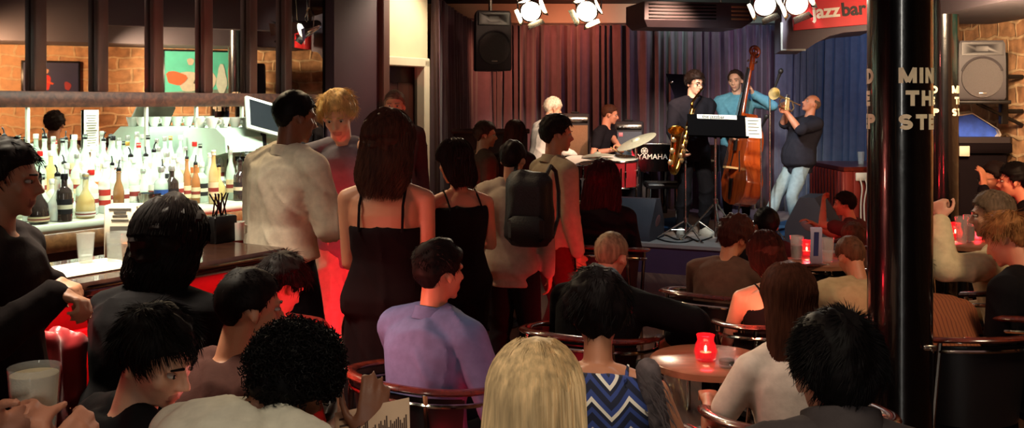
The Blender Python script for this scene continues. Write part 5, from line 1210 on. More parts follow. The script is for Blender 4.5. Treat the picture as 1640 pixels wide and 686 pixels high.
g = G(); stand_tripod(g, ds, hs - .05, .24, .016, .25, .3); obj('tripod', g, M_chrome, r)
white_p = person(886, 158, 11.35, 'white haired player in a pale shirt sitting before the brown amplifier', 60, 'sit', base=SZ, tone='pale', head=(10, 14, 0), pelvis=.62, lean=12, top=('shirt', '#e6e2da', 1.9), bottom='#1b181c', hair=('short', '#d8cbb6', dict(length=.035, thick=.016, n=500)), build=1.1)
ds = white_p['root']; r = thing('bar_stool', 'tall black stool under the white haired player', 'stool', tuple(ds)); hs = white_p['pz'] - .10; g = G(); g.lathe(ds, [(.15, hs - .06), (.17, hs - .05), (.17, hs - .01), (.14, hs)], 24); obj('seat', g, M_vin, r)
for k in range(4): t = k * math.pi / 2 + .4; g = G(); g.tube([ds + LA([.12 * math.cos(t), .12 * math.sin(t), hs - .05]), ds + LA([.19 * math.cos(t), .19 * math.sin(t), 0])], .013, 8); obj('leg', g, M_chrome, r)
for nmx, pth in (('near', [(984, 240), (1003, 252)]), ('far', [(992, 236), (1012, 244)])):
    g = G(); a_, b_ = P(*pth[0], 11.25), P(*pth[1], 10.95); d_ = nrm(b_ - a_); g.tube([a_ - d_ * .1, a_ + d_ * .22, a_ + d_ * .28], [.008, .007, .004], 8); g.ell(a_ + d_ * .29, (.007, .007, .011), np.stack(basis(d_), 1), 10, 8); tag(obj('drumstick', g, mat('stick_wood', '#c9a468', .5, var=.1)), 'wooden drumstick in the drummer\'s hand %s the pale cymbal' % ('below' if nmx == 'near' else 'close to'), 'drumstick')
# ---- tenor saxophone
def crv(pts, n=8):
    q = [LA(p) for p in pts]; out = []
    for i in range(len(q) - 1):
        p0, p1, p2, p3 = q[max(i - 1, 0)], q[i], q[i + 1], q[min(i + 2, len(q) - 1)]
        for t in np.linspace(0, 1, n, endpoint=False): out.append(.5 * (2 * p1 + (p2 - p0) * t + (2 * p0 - 5 * p1 + 4 * p2 - p3) * t * t + (-p0 + 3 * p1 - 3 * p2 + p3) * t ** 3))
    return out + [q[-1]]
mth = sax_p['hc'] + sax_p['Hw'] @ LA([0, .105, -.07]); sp_ = [P(1109, 174, 10.13), P(1087, 262, 10.02)]
r = thing('tenor_saxophone', 'brass tenor saxophone held by the man in glasses', 'saxophone', tuple(sp_[1])); top, bot = sp_; ax = nrm(bot - top)
nk = crv([mth, mth + LA([.01, -.05, .03]), top + UP * .05 + LA([.0, -.01, .02]), top]); g = G(); g.tube(nk, np.linspace(.009, .016, len(nk)), 10); obj('neck', g, M_lac, r)
g = G(); g.tube([mth + LA([-.002, .02, .0]), mth + LA([.004, -.03, .018])], [.008, .013], 10); obj('mouthpiece', g, mat('ebonite', '#0c0b0b', .25), r)
bx = LA([-.07, -.06, 0.]) * 1.0; bl = crv([top, top + ax * .3, bot, bot + ax * .09 + bx * .35, bot + bx * 1.0 + ax * .03, bot + bx * 1.25 - ax * .12, bot + bx * 1.5 - ax * .30 + LA([-.01, -.03, 0]), bot + bx * 1.9 - ax * .37 + LA([-.01, -.05, 0])]); rad = np.interp(np.linspace(0, 1, len(bl)), [0, .3, .5, .7, .88, .95, 1], [.016, .026, .036, .042, .058, .072, .085])
g = G(); g.tube(bl, rad, 18, caps=False); obj('body', g, M_lac, r)
for k in range(11):
    q = top + ax * (.06 + .05 * k) + LA([(-1) ** k * .012, -.03 - .0009 * k, 0]); g = G(); g.lathe(q, [(.014 + .001 * k, 0), (.016 + .001 * k, .004), (.010, .010)], 14, rotx(math.pi / 2) @ roty((-1) ** k * .3)); obj('key', g, mat('pearl_brass', '#e2c58a', .2, .9, var=.05), r)
for k in range(3):
    q = bl[int(len(bl) * (.62 + .1 * k))] + LA([-.03, -.045, 0]); g = G(); g.lathe(q, [(.026, 0), (.028, .005), (.012, .012)], 16, rotx(math.pi / 2)); obj('key', g, mat('pearl_brass', '#e2c58a', .2, .9), r)
g = G(); g.tube([top + LA([.025, -.01, 0]), top + ax * .6 + LA([.034, -.015, 0])], .004, 6); g.tube([top + LA([-.022, -.02, 0]), top + ax * .6 + LA([-.038, -.025, 0])], .004, 6); obj('key_rod', g, M_lac, r)
# ---- double bass
b0 = P(1184, 330, 11.12); b1 = P(1208, 92, 11.28); ax = nrm(b1 - b0); Lb = np.linalg.norm(b1 - b0); yw = math.radians(77); fr = nrm(LA([-math.sin(yw), -math.cos(yw), 0])); fr = nrm(fr - ax * np.dot(fr, ax)); sd = np.cross(ax, fr)
r = thing('double_bass', 'orange varnished double bass leaning before the player in blue', 'double bass', tuple(LA([b0[0], b0[1], SZ])))
M_bass = wood('bass_varnish', '#8e3210', '#c2521c', .25, 4, (4, 4, .6), .8); M_ebony = mat('ebony', '#16100e', .3, var=.1)
H_ = 1.06; prof = []
for t in np.linspace(0, 1, 60):
    lo = .335 * math.sqrt(max(0, 1 - ((t - .26) / .26) ** 2)) if t < .26 else None
    w_ = np.interp(t, [0, .03, .1, .25, .38, .47, .54, .60, .70, .80, .88, .94, .98, 1.0], [.05, .19, .29, .335, .29, .215, .205, .245, .255, .215, .14, .08, .045, .03]); prof.append((w_, t * H_))
out = [(-w_, z) for w_, z in prof] + [(w_, z) for w_, z in prof[::-1]]
def BS(x, z, y): return b0 + sd * x + ax * z + fr * y
rs = []
for y, k in ((-.10, .97), (-.095, 1.0), (.085, 1.0), (.10, .97)): rs.append(LA([BS(x * k, (z - H_ / 2) * (.99 if k < 1 else 1) + H_ / 2, y) for x, z in out]))
g = G(); g.rings(rs); n_ = len(out)
obj('body', g, M_bass, r)
for sx in (-1, 1):
    g = G(); g.tube([BS(sx * (.10 + .025 * math.cos(t * 3)), .50 + (t - .5) * .24, .103) for t in np.linspace(0, 1, 12)], .008, 6); obj('sound_hole', g, M_ebony, r)
g = G(); g.tube([BS(0, H_ - .08, .07), BS(0, H_ + .05, .07), BS(0, Lb - .14, .03)], [.032, .026, .02], 10); obj('neck', g, M_bass, r)
g = G(); q = [BS(0, .62, .135), BS(0, H_, .115), BS(0, Lb - .14, .056)]; g.rings([LA([p + sd * w_ - fr * .008, p + sd * w_ * .6 + fr * .006, p - sd * w_ * .6 + fr * .006, p - sd * w_ - fr * .008]) for p, w_ in zip(q, (.045, .034, .022))]); obj('fingerboard', g, M_ebony, r)
g = G(); g.box(BS(0, Lb - .05, .02), (.055, .05, .22), np.stack([sd, fr, ax], 1), .012); sc = BS(0, Lb + .07, .01)
sp2 = [sc + ax * .055 * k_ * math.sin(t) - fr * .055 * k_ * math.cos(t) for t, k_ in [(a, 1 - a / 11) for a in np.linspace(-1.2, 7.5, 26)]]; g.tube(sp2, np.linspace(.03, .018, 26), 10); obj('scroll', g, M_bass, r)
for k in range(4): g = G(); s_ = 1 if k % 2 else -1; p = BS(0, Lb - .12 + .045 * k, .02); g.tube([p, p + sd * s_ * .09], .007, 8); g.ell(p + sd * s_ * .11, (.02, .008, .018), np.stack([sd, fr, ax], 1), 10, 8); obj('tuning_peg', g, M_chrome, r)
g = G(); g.rings([LA([BS(x, .42 + .003 * s_, .10 + y) for x, y in ((-.08, 0), (.08, 0), (.045, .13), (-.045, .13))]) + ax * s_ * .008 for s_ in (-1, 1)]); obj('bridge', g, mat('maple', '#c99a5e', .4), r)
g = G(); g.rings([LA([BS(x * k, z, .14) for x, z in ((-.02, .06), (.02, .06), (.045, .30), (-.045, .30))]) - fr * (.012 if k < 1 else 0) for k in (1, .98)]); obj('tailpiece', g, M_ebony, r)
for k in range(4): g = G(); x = (k - 1.5) * .022; g.tube([BS(x * 1.2, .28, .146), BS(x * 1.1, .42, .232), BS(x * .5, Lb - .13, .07)], .0022, 5); obj('string', g, M_steel, r)
g = G(); p = BS(0, 0, 0); g.tube([p, p - ax * ((p[2] - SZ) / ax[2])], .009, 8); obj('endpin', g, M_steel, r)
# ---- trumpet
tb = P(1240, 150, 9.92); tm_ = trump_p['hc'] + trump_p['Hw'] @ LA([0, .112, -.066]); d = nrm(tb - tm_); Lt = np.linalg.norm(tb - tm_); up_ = nrm(UP - d * np.dot(UP, d)); 
r = thing('trumpet', 'brass trumpet raised by the bald player toward the microphone', 'trumpet', tuple(tm_ + d * Lt / 2)); M_tr = mat('trumpet_brass', '#e6d2a0', .32, .8, var=.06)
g = G(); g.tube([tm_ + d * t * Lt for t in (.45, .6, .75, .86, .93, .97, 1.0)], [.0075, .009, .013, .022, .036, .050, .064], 24, caps=False); g.tube([tm_ + d * Lt + 0 * d, tm_ + d * (Lt + .003)], .065, 24, caps=False); obj('bell', g, M_tr, r)
g = G(); dn = -up_ * .10; pts = [tm_ + d * .06, tm_ + d * Lt * .70, tm_ + d * (Lt * .70 + .05) + dn * .5, tm_ + d * Lt * .70 + dn, tm_ + d * Lt * .30 + dn, tm_ + d * (Lt * .30 - .045) + dn * .55, tm_ + d * Lt * .32 + up_ * .005, tm_ + d * Lt * .48]; g.tube(pts, .0068, 8); obj('tubing', g, M_tr, r)
for k in range(3): g = G(); q = tm_ + d * (Lt * .44 + k * .028); g.tube([q + dn * 1.15, q + up_ * .02], .0105, 12); vo = obj('valve', g, M_tr, r); g = G(); g.tube([q + up_ * .02, q + up_ * .045], .003, 6); g.lathe(q + up_ * .045, [(.009, 0), (.009, .004)], 12); obj('valve_button', g, M_chrome, vo)
g = G(); g.tube([tm_, tm_ + d * .015, tm_ + d * .08], [.013, .0075, .006], 12); obj('mouthpiece', g, M_chrome, r)

# ================================================================== the crowd at the bar
def hs(**k): return k
DK = '#1a110e'; BR = '#3a231a'
# man in profile at the bar, left edge
person(12, 230, 2.9, 'man in a dark jacket standing in profile at the bar counter, facing right', 88, 'stand', tone='tan', head=(-6, 6, 0), top=('jacket', '#241c1c', 1.93), bottom='#15131a', hair=('short', '#1c1311', dict(length=.03, thick=.016, n=700)),
    R=dict(t=('p', 92, 470, 2.72), n=(.2, -.3, -1), curl=.75, d=(.1, 1, -.3)), L=dict(t=('p', 84, 450, 3.0), n=(0, 0, -1), curl=.6, d=(.1, 1, -.3)), vox=.007)
# woman bent over the bar
w2 = person(272, 346, 3.42, 'person with bushy dark hair in a black coat hunched at the bar counter', 12, 'sit', sex='f', tone='tan', head=(0, 14, 0), pelvis=.70, lean=16, top=('jacket', '#0d0a0c', 1.9), bottom='#100e12', hair=('long', '#150e0d', dict(lenlong=.17, thick=.055, n=2000, line='fringe', curl=.014, spread=1.42)), build=1.35)
def bar_stool(d, label):
    c = d['root']; hs_ = d['pz'] - .10; r = thing('bar_stool', label, 'stool', tuple(c), 'bar stools'); g = G(); g.lathe(c, [(.16, hs_ - .07), (.18, hs_ - .06), (.18, hs_ - .01), (.15, hs_)], 24); obj('seat', g, mat('vinyl_red', '#6e1218', .35, var=.1), r)
    for k in range(4): t = k * math.pi / 2 + .4; g = G(); g.tube([c + LA([.12 * math.cos(t), .12 * math.sin(t), hs_ - .06]), c + LA([.20 * math.cos(t), .20 * math.sin(t), 0])], .013, 8); obj('leg', g, M_chrome, r)
    g = G(); g.tube([c + LA([.17 * math.cos(t), .17 * math.sin(t), hs_ * .35]) for t in np.linspace(0, 2 * math.pi, 24, endpoint=False)], .009, 6, True); obj('foot_ring', g, M_chrome, r)
bar_stool(w2, 'red topped bar stool under the person hunched at the bar')
# white shirted man
person(474, 149, 4.75, 'man in a white shirt standing at the end of the bar with his back turned', 36, 'stand', tone='dark', head=(16, 10, 0), top=('shirt', '#d9cdb6', 1.93), bottom='#141218', hair=('short', '#120d0c', dict(length=.018, thick=.010, n=500)), slean=3,
    R=dict(t=(.13, .30, 1.12), n=(-1, 0, 0), curl=.6), L=dict(t=(-.26, .06, .80), n=(1, 0, 0), curl=.4), collar=True, build=.94, mats=dict(loose=.012, wr=.007, hem_t=.06), vox=.008)
person(541, 150, 5.4, 'fair haired man in a grey shirt looking down beside the white shirted man', 168, 'stand', tone='pale', head=(12, 26, 4), top=('shirt', '#74707a', 1.9), bottom='#b9a898', hair=('short', '#c9a56a', dict(length=.045, thick=.020, n=1100)), slean=4,
    L=dict(t=('p', 606, 246, 5.1), n=(1, .2, 0), curl=.7), R=dict(t=('p', 530, 330, 5.1), n=(1, .2, 0), curl=.7), vox=.008)
tumbler('glass raised by the fair haired man', P(612, 252, 5.02) - UP * .05, .036, .028, .12, mat('water', (.75, .82, .78), .05, alpha=.3), .5)
# woman in the strappy black dress
person(623, 190, 4.15, 'woman in a long black dress with thin straps standing with her back turned', 4, 'stand', sex='f', tone='tan', head=(8, 8, 0), top=('dress', '#120a0c', .66), bottom=None, hair=('long', '#4a2a1e', dict(lenlong=.225, thick=.034, n=2300, line='fringe', curl=.013, spread=1.22)),
    R=dict(t=(.15, .25, 1.0), n=(-1, 0, 0), curl=.5, pole=(.15, -.8, -1)), L=dict(t=(-.13, .25, 1.0), n=(1, 0, 0), curl=.5, pole=(-.1, -.8, -1)), mats=dict(hem=.06), build=1.04, vox=.008)
person(727, 227, 4.9, 'woman with dark bobbed hair in a sleeveless black top standing behind the long black dress', -25, 'stand', sex='f', tone='tan', head=(-20, 12, 0), top=('tank', '#120d10', .86), bottom='#161218', hair=('long', '#241512', dict(lenlong=.15, thick=.016, n=800, line='fringe', curl=.006)),
    R=dict(t=(.14, .30, 1.0), n=(-1, 0, 0), curl=.5))
person(822, 227, 5.6, 'man with a black rucksack over a pale grey shirt, back turned', 14, 'stand', tone='tan', head=(4, 6, 0), top=('shirt', '#a59584', 1.9), bottom='#1a161a', hair=('short', '#1a110f', dict(length=.016, thick=.010, n=400)))
def rucksack(label, px, py, Y, face):
    c = P(px, py, Y); R = rotz(-math.radians(face)); r = thing('rucksack', label, 'bag', tuple(c - UP * .22)); g = G()
    g.box(c, (.27, .13, .42), R, .05); g.box(c + UP * .05 - R @ LA([0, .05, 0]), (.22, .08, .25), R, .035)
    co, fs, nr = solid(g, .014, 3); obj('pack', (wrinkle(co, nr, .006, 2), fs), mat('nylon_black', '#100e11', .6, var=.15, bump=.3, bscale=120), r)
    g = G(); g.box(c + R @ LA([0, -.085, -.10]), (.20, .05, .14), R, .02); obj('pocket', g, mat('nylon_black', '#100e11', .6), r)
    for sx in (-1, 1): g = G(); g.tube([c + R @ LA(q) for q in ((sx * .09, .03, .19), (sx * .10, .10, .235), (sx * .11, .19, .20), (sx * .12, .23, .08), (sx * .13, .17, -.06), (sx * .12, .05, -.16))], .012, 8); obj('strap', g, mat('nylon_black', '#100e11', .6), r)
    return r
rucksack('black rucksack on the back of the man in the pale grey shirt', 848, 335, 5.43, 14)
person(893, 187, 6.1, 'dark haired man in a khaki shirt standing in profile looking toward the stage', 62, 'stand', tone='tan', head=(14, 4, 0), top=('shirt', '#a08f76', 1.9), bottom='#5c1519', hair=('short', DK, dict(length=.03, thick=.018, n=500)), collar=True,
    L=dict(t=(-.1, .30, 1.05), n=(1, 0, 0), curl=.5))
person(632, 146, 8.1, 'man standing in front of the dark doorway', 150, 'stand', tone='tan', head=(30, 5, 0), top=('shirt', '#3a2c2c', 1.9), bottom='#17141a', hair=('short', '#6a5546', dict(length=.014, thick=.008, n=300)))
person(778, 196, 8.2, 'man in a brown jacket at the back of the crowd near the drinks ledge', 70, 'stand', tone='tan', head=(10, 5, 0), top=('jacket', '#4a3428', 1.9), bottom='#17141a', hair=('short', '#3a261c', dict(thick=.014, n=250)))
person(826, 194, 8.3, 'woman with brown hair at the back of the crowd beside the brown jacketed man', 30, 'stand', sex='f', tone='tan', head=(0, 5, 0), top=('shirt', '#2a1c1c', 1.9), bottom='#17141a', hair=('long', '#3d2519', dict(lenlong=.2, n=350, line='fringe')))
# ================================================================== seated audience
d = person(966, 264, 6.3, 'woman with dark auburn hair in a black top seated in the middle of the room', 16, 'sit', sex='f', tone='tan', head=(0, 8, 0), pelvis=.56, lean=9, top=('shirt', '#1a0e14', 1.9), bottom='#14111a', hair=('long', '#3a1418', dict(lenlong=.34, thick=.03, n=700, spread=1.35, line='fringe', curl=.01)), build=1.1)
seat_for(d, 'tub chair under the woman with dark auburn hair')
d = person(980, 374, 4.55, 'older man with cropped grey hair in black reaching across to the round table', 30, 'sit', tone='pale', head=(4, 16, 0), top=('jacket', '#0c0b0e', 1.93), bottom='#100f14', hair=('short', '#8e7a60', dict(line='m', length=.010, thick=.006, n=500)), build=1.15, lean=24,
    R=dict(t=('p', 1078, 540, 4.45), n=(0, 0, -1), curl=.3, pole=(.8, .2, -.3)))
seat_for(d, 'tub chair holding the older man in black')
chev = stripes('chevron_knit', [(0, '#151b33'), (.28, '#2f4384'), (.46, '#151b33'), (.62, '#e6e0d2'), (.78, '#2f4384')], 14.0, 'Z', .048, 19.)
d = person(958, 447, 2.95, 'dark haired woman in a blue and white zigzag top with her back turned', 10, 'sit', sex='f', tone='tan', head=(-6, 26, 0), top=('tank', '#223', .93), bottom='#14111a', hair=('short', '#120c0c', dict(length=.05, thick=.030, n=1200, line='fringe')), mats=dict(top=chev), lean=22, vox=.0075, build=1.1,
    R=dict(t=(.22, .42, .62), n=(0, 0, -1), curl=.4), L=dict(t=(-.18, .40, .60), n=(0, 0, -1), curl=.4))
seat_for(d, 'tub chair under the woman in the zigzag top')
# shawl fringe over her right shoulder
rs_ = np.random.RandomState(5); g = G(); shc = d['root'] + d['Rm'] @ LA([.17, .05, .88])
for k in range(420):
    t = rs_.rand(); q = d['root'] + d['Rm'] @ LA([.14 + .10 * t + rs_.normal() * .015, .10 - .03 * t + rs_.normal() * .03, .98 - .52 * t]); dr = d['Rm'] @ nrm(LA([.5 + rs_.rand() * .5, -.5 + rs_.normal() * .3, -.7])); L_ = rs_.uniform(.05, .09)
    g.tube([q, q + dr * L_ * .5, q + dr * L_ * .8 - UP * L_ * .3], [.0022, .0018, .0006], 3)
for t in np.linspace(0, 1, 9): g.cap(d['root'] + d['Rm'] @ LA([.15 + .09 * t, .10 - .03 * t, .97 - .5 * t]), d['root'] + d['Rm'] @ LA([.16 + .10 * t, .09 - .04 * t, .90 - .5 * t]), .036, .036, 10)
tag(obj('shawl', g, mat('shawl_wool', '#5a4f50', .9, var=.3, scale=40)), 'fuzzy grey fringed shawl over the shoulder of the woman in the zigzag top', 'shawl')
# man in the blue shirt
blue = cloth('denim', '#5a648c', .8, .06)
d = person(706, 389, 3.7, 'dark haired man in a blue shirt seated with his back to the bar crowd', 36, 'sit', tone='tan', head=(14, 4, 0), pelvis=.47, lean=6, top=('shirt', '#4c62a8', 1.93), bottom='#1a1a24', hair=('short', '#150e0d', dict(length=.022, thick=.016, n=1100)), mats=dict(top=blue, loose=.008, wr=.008), collar=True, vox=.007, build=.98,
    R=dict(t=(.22, .30, .60), n=(0, 0, -1), curl=.4), L=dict(t=(-.10, .38, .60), n=(0, 0, -1), curl=.4))
seat_for(d, 'tub chair with a curved wooden rail behind the man in the blue shirt', turn=6)
# blond woman
d = person(858, 559, 1.80, 'blond woman with long straight hair seated in front of the zigzag top', 6, 'sit', sex='f', tone='pale', head=(0, 6, 0), top=('shirt', '#2a2226', 1.93), bottom='#15131a', hair=('long', '#cdae82', dict(lenlong=.36, thick=.016, n=3200, line='fringe', wid=.9, spread=1.04)), vox=.008, lean=3)
seat_for(d, 'tub chair under the blond woman')
# dark haired man beside the column
d = person(1338, 511, 2.0, 'man with thick dark hair and a grey collar seated in front of the thick column', 4, 'sit', tone='pale', head=(-4, 10, 0), top=('shirt', '#4a4242', 1.93), bottom='#15131a', hair=('short', '#0f0b0b', dict(length=.030, thick=.016, n=3600)), mats=dict(ch=1.5), vox=.0075, lean=14, collar=True, neck=.45)
seat_for(d, 'tub chair under the man with thick dark hair')
# white t-shirt girl
d = person(1262, 430, 3.3, 'woman with long brown hair in a white t-shirt seated by the round table', -8, 'sit', sex='f', tone='tan', head=(6, 8, 0), top=('tee', '#d9cabc', .62), bottom='#2a2028', hair=('long', '#4a2a1e', dict(lenlong=.34, thick=.018, n=2200, line='fringe', spread=.96, curl=.006)), vox=.0075,
    lean=9, L=dict(t=(-.20, .34, .66), n=(0, 0, -1), curl=.4))
seat_for(d, 'tub chair with a glossy rail behind the woman in the white t-shirt')
# pair near the stage
d = person(1178, 352, 5.35, 'person with brown hair in a brown shirt leaning toward the strappy top', 34, 'sit', tone='tan', head=(20, 22, 8), lean=20, top=('shirt', '#5c4238', 1.9), bottom='#1a1518', hair=('short', '#3a1d18', dict(length=.05, thick=.03, n=500)))
seat_for(d, 'tub chair whose curved rail faces the stage under the brown shirted person')
d = person(1226, 378, 4.75, 'woman with auburn hair in a black strappy top seated behind the white t-shirt', -6, 'sit', sex='f', tone='pale', head=(0, 24, 0), lean=22, top=('tank', '#0d0a0c', .70), bottom='#15131a', hair=('long', '#3d1c17', dict(lenlong=.12, thick=.024, n=700, line='fringe', spread=1.1)), build=1.15)
seat_for(d, 'tub chair with a pale rail under the woman in the black strappy top')
d = person(1227, 335, 6.6, 'person with cropped black hair seated close to the stage edge', 0, 'sit', tone='tan', head=(0, 5, 0), pelvis=.5, top=('shirt', '#1a1416', 1.9), bottom='#15131a', hair=('short', '#0d0a0a', dict(thick=.014, length=.015, n=350)))
seat_for(d, 'tub chair under the person with cropped black hair')
d = person(1352, 309, 7.6, 'dark haired man resting his chin on his hand at the table before the stage monitor', 300, 'sit', tone='ruddy', head=(-6, 4, 0), top=('tee', '#5a3030', .55), bottom='#1a1518', hair=('short', '#1c110f', dict(thick=.014, n=400)), lean=22, pelvis=.5,
    L=dict(t=(.02, .36, .93), n=(0, -1, .3), curl=.6, pole=(-.6, .3, -.8)), R=dict(t=(.10, .46, .76), n=(0, 0, -1), curl=.4))
seat_for(d, 'tub chair under the man resting his chin on his hand')
d = person(1366, 360, 6.4, 'person in a brown jacket half hidden by the thick column', 350, 'sit', tone='tan', head=(0, 10, 0), top=('jacket', '#5a4034', 1.9), bottom='#1a1518', hair=('short', '#4a2c20', dict(thick=.018, n=400)))
seat_for(d, 'tub chair under the half hidden brown jacket')
d = person(1362, 382, 4.95, 'broad man in a tan shirt looking at his phone beside the thick column', -10, 'sit', tone='tan', head=(0, 34, 0), lean=22, top=('tee', '#a88f6c', .7), bottom='#1f1a1c', hair=('short', '#5a3a2a', dict(thick=.010, length=.012, n=400)), build=1.4,
    L=dict(t=('p', 1316, 508, 5.1), n=(.2, .2, 1), curl=.5), R=dict(t=(.1, .42, .62), n=(0, 0, 1), curl=.5))
seat_for(d, 'tub chair with a dark rail behind the man in the tan shirt')
pc_ = P(1325, 494, 5.05); r = thing('phone', 'lit phone held low beside the man in the tan shirt', 'phone', tuple(pc_)); Rp = rotz(.25) @ rotx(.6); g = G(); g.box(pc_, (.075, .008, .04), Rp, .003); obj('case', g, M_blackm, r)
g = G(); g.box(pc_ + Rp @ LA([0, -.0055, 0]), (.066, .002, .034), Rp); obj('screen', g, mat('phone_screen', (.7, .9, .95), .2, var=.3, scale=60, emit=1.5), r)
# right hand side
d = person(1588, 309, 5.0, 'man in a cream jumper raising his fist beside the second column', 318, 'sit', tone='pale', head=(-20, 6, 0), pelvis=.5, lean=14, top=('sweater', '#d3bd96', 1.93), bottom='#1f1a1c', hair=('short', '#6e5a48', dict(thick=.012, length=.02, n=600)), build=1.1, vox=.008,
    L=dict(t=('p', 1506, 352, 4.85), n=(1, 0, 0), curl=1., d=(0, .1, 1), pole=(-.5, -.2, -1)))
seat_for(d, 'tub chair under the man in the cream jumper')
d = person(1612, 345, 4.55, 'person with light brown hair in a black top leaning past the cream jumper', 330, 'sit', tone='ruddy', head=(-10, 26, 6), lean=26, top=('jacket', '#0e0b0e', 1.9), bottom='#15131a', hair=('short', '#8a5c36', dict(length=.05, thick=.016, n=900)), build=1.1)
seat_for(d, 'tub chair with a long glossy rail at the right edge')
d = person(1592, 261, 7.2, 'man in glasses with his hand on his face sitting before the black cabinet', 285, 'sit', tone='ruddy', head=(-8, 8, 0), pelvis=.58, top=('shirt', '#17131a', 1.9), bottom='#15131a', hair=('short', '#1a0f0e', dict(thick=.012, length=.015, n=400)), glasses=True,
    L=dict(t=('p', 1575, 298, 7.0), n=(.2, .2, .3), curl=.3, d=(.1, 0, 1), pole=(-.4, .2, -1)))
seat_for(d, 'tub chair under the man in glasses before the cabinet')
d = person(1624, 264, 6.8, 'dark haired person in black beside the man in glasses', 300, 'sit', tone='ruddy', head=(0, 5, 0), pelvis=.58, top=('shirt', '#100d10', 1.9), bottom='#15131a', hair=('short', '#0f0b0b', dict(thick=.018, n=400)))
seat_for(d, 'tub chair under the dark haired person in black')
rust = stripes('rust_stripe', [(0, '#8a4a26'), (.72, '#6a3218')], 55, 'X')
d = person(1455, 400, 4.75, 'person in a rust striped top seated right of the thick column', -6, 'sit', tone='tan', head=(0, 8, 0), top=('shirt', '#8a4a26', 1.9), bottom='#15131a', hair=('short', '#0f0b0b', dict(thick=.022, length=.04, n=700)), mats=dict(top=rust), build=1.06)
seat_for(d, 'tub chair with a wooden rail under the rust striped top')
# left side
d = person(252, 499, 2.4, 'dark haired man in black looking down beside the pint of stout', 50, 'sit', tone='pale', head=(60, 24, 6), lean=16, top=('jacket', '#100d10', 1.93), bottom='#15131a', hair=('short', '#120d0c', dict(length=.045, thick=.016, n=2000, line='m')), vox=.007)
seat_for(d, 'tub chair under the man looking down')
d = person(402, 436, 3.05, 'man with cropped dark hair in a brown t-shirt facing away to the right', 42, 'sit', tone='tan', head=(16, 8, 0), top=('tee', '#4a2e29', .6), bottom='#15131a', hair=('short', '#140d0c', dict(length=.014, thick=.010, n=700)), lean=18, vox=.007)
seat_for(d, 'tub chair under the man in the brown t-shirt')
d = person(452, 416, 3.75, 'person with dark hair bending forward in red light beside the bar front', 320, 'sit', tone='pale', head=(80, 30, 0), lean=15, top=('tee', '#8a4038', .6), bottom='#15131a', hair=('short', '#160e0d', dict(length=.05, thick=.024, n=700)), pelvis=.5)
bar_stool(d, 'low red topped stool under the bending person')
d = person(468, 536, 2.3, 'person with thick curly black hair in a white t-shirt reading a menu', 22, 'sit', tone='dark', head=(24, 30, 10), lean=38, top=('tee', '#c9c2b0', .7), bottom='#15131a', hair=('curly', '#0d0a0a', dict(thick=.020, length=.026, n=1700, curl=.006, line='fringe')), vox=.007, slean=13, neck=.3,
    R=dict(t=('p', 585, 706, 2.36), n=(-.5, .8, .1), curl=.22, d=(.15, .2, 1), thumb=0.), L=dict(t=(-.05, .40, .55), n=(0, 0, 1), curl=.5))
seat_for(d, 'tub chair under the curly haired reader')
mc_ = [P(536, 662, 2.40), P(655, 637, 2.36), P(657, 720, 2.26), P(540, 740, 2.30)]; r = thing('menu', 'cream printed menu with a dark skyline held open by the curly haired person', 'menu', tuple(np.mean(mc_, 0))); g = G(); nn = nrm(np.cross(mc_[1] - mc_[0], mc_[3] - mc_[0])) * .003; g.rings([LA(mc_), LA(mc_) + nn]); obj('page', g, mat('paper_cream', '#c9a98c', .7, var=.05), r)
def MQ(s_, t): return mc_[0] * (1 - s_) * (1 - t) + mc_[1] * s_ * (1 - t) + mc_[2] * s_ * t + mc_[3] * (1 - s_) * t
sgn = 1 if np.dot(nn, -mc_[0] + LA([0, 0, EYE])) > 0 else -1; g = G(); rs_ = np.random.RandomState(3); off = nrm(nn) * (.0042 if sgn > 0 else -.0012)
for k in range(26):
    s0 = .30 + k * .026; h = rs_.uniform(.10, .34) * (1.4 if k in (8, 15, 20) else 1); q = [MQ(s0, .62), MQ(s0 + .018, .62), MQ(s0 + .018, .62 - h), MQ(s0, .62 - h)]; g.rings([LA(q) + off, LA(q) + off + nrm(nn) * .0006 * sgn])
for k in range(4):
    q = [MQ(.06, .15 + k * .14), MQ(.24, .15 + k * .14), MQ(.24, .19 + k * .14), MQ(.06, .19 + k * .14)]; g.rings([LA(q) + off, LA(q) + off + nrm(nn) * .0006 * sgn])
obj('print', g, mat('ink_brown', '#4a342c', .7, var=.1), r)
# pint of stout with the two hands around it
d = person(-420, 480, 1.42, 'person beyond the left edge whose hands hold up a pint of stout', 62, 'sit', tone='ruddy', head=(0, 6, 0), lean=12, top=('jacket', '#100d10', 1.9), bottom='#15131a', hair=('short', '#1a1210', {}), vox=.006,
    L=dict(t=('p', -4, 708, 1.74), n=(1, .2, .1), curl=.6, d=(.35, .75, .55)), R=dict(t=('p', 116, 738, 1.70), n=(-.9, .35, .1), curl=.6, d=(-.25, .8, .6)))
seat_for(d, 'tub chair beyond the left edge under the stout drinker')
pg = P(55, 735, 1.77); tumbler('pint of dark stout with a pale foamy head held at the bottom left', pg, .045, .033, .168, mat('stout', '#120806', .15, var=.1), .50, .42, name='pint_glass', m=mat('pint_glass', (.85, .85, .8), .04, var=0, alpha=.22, coat=1.))
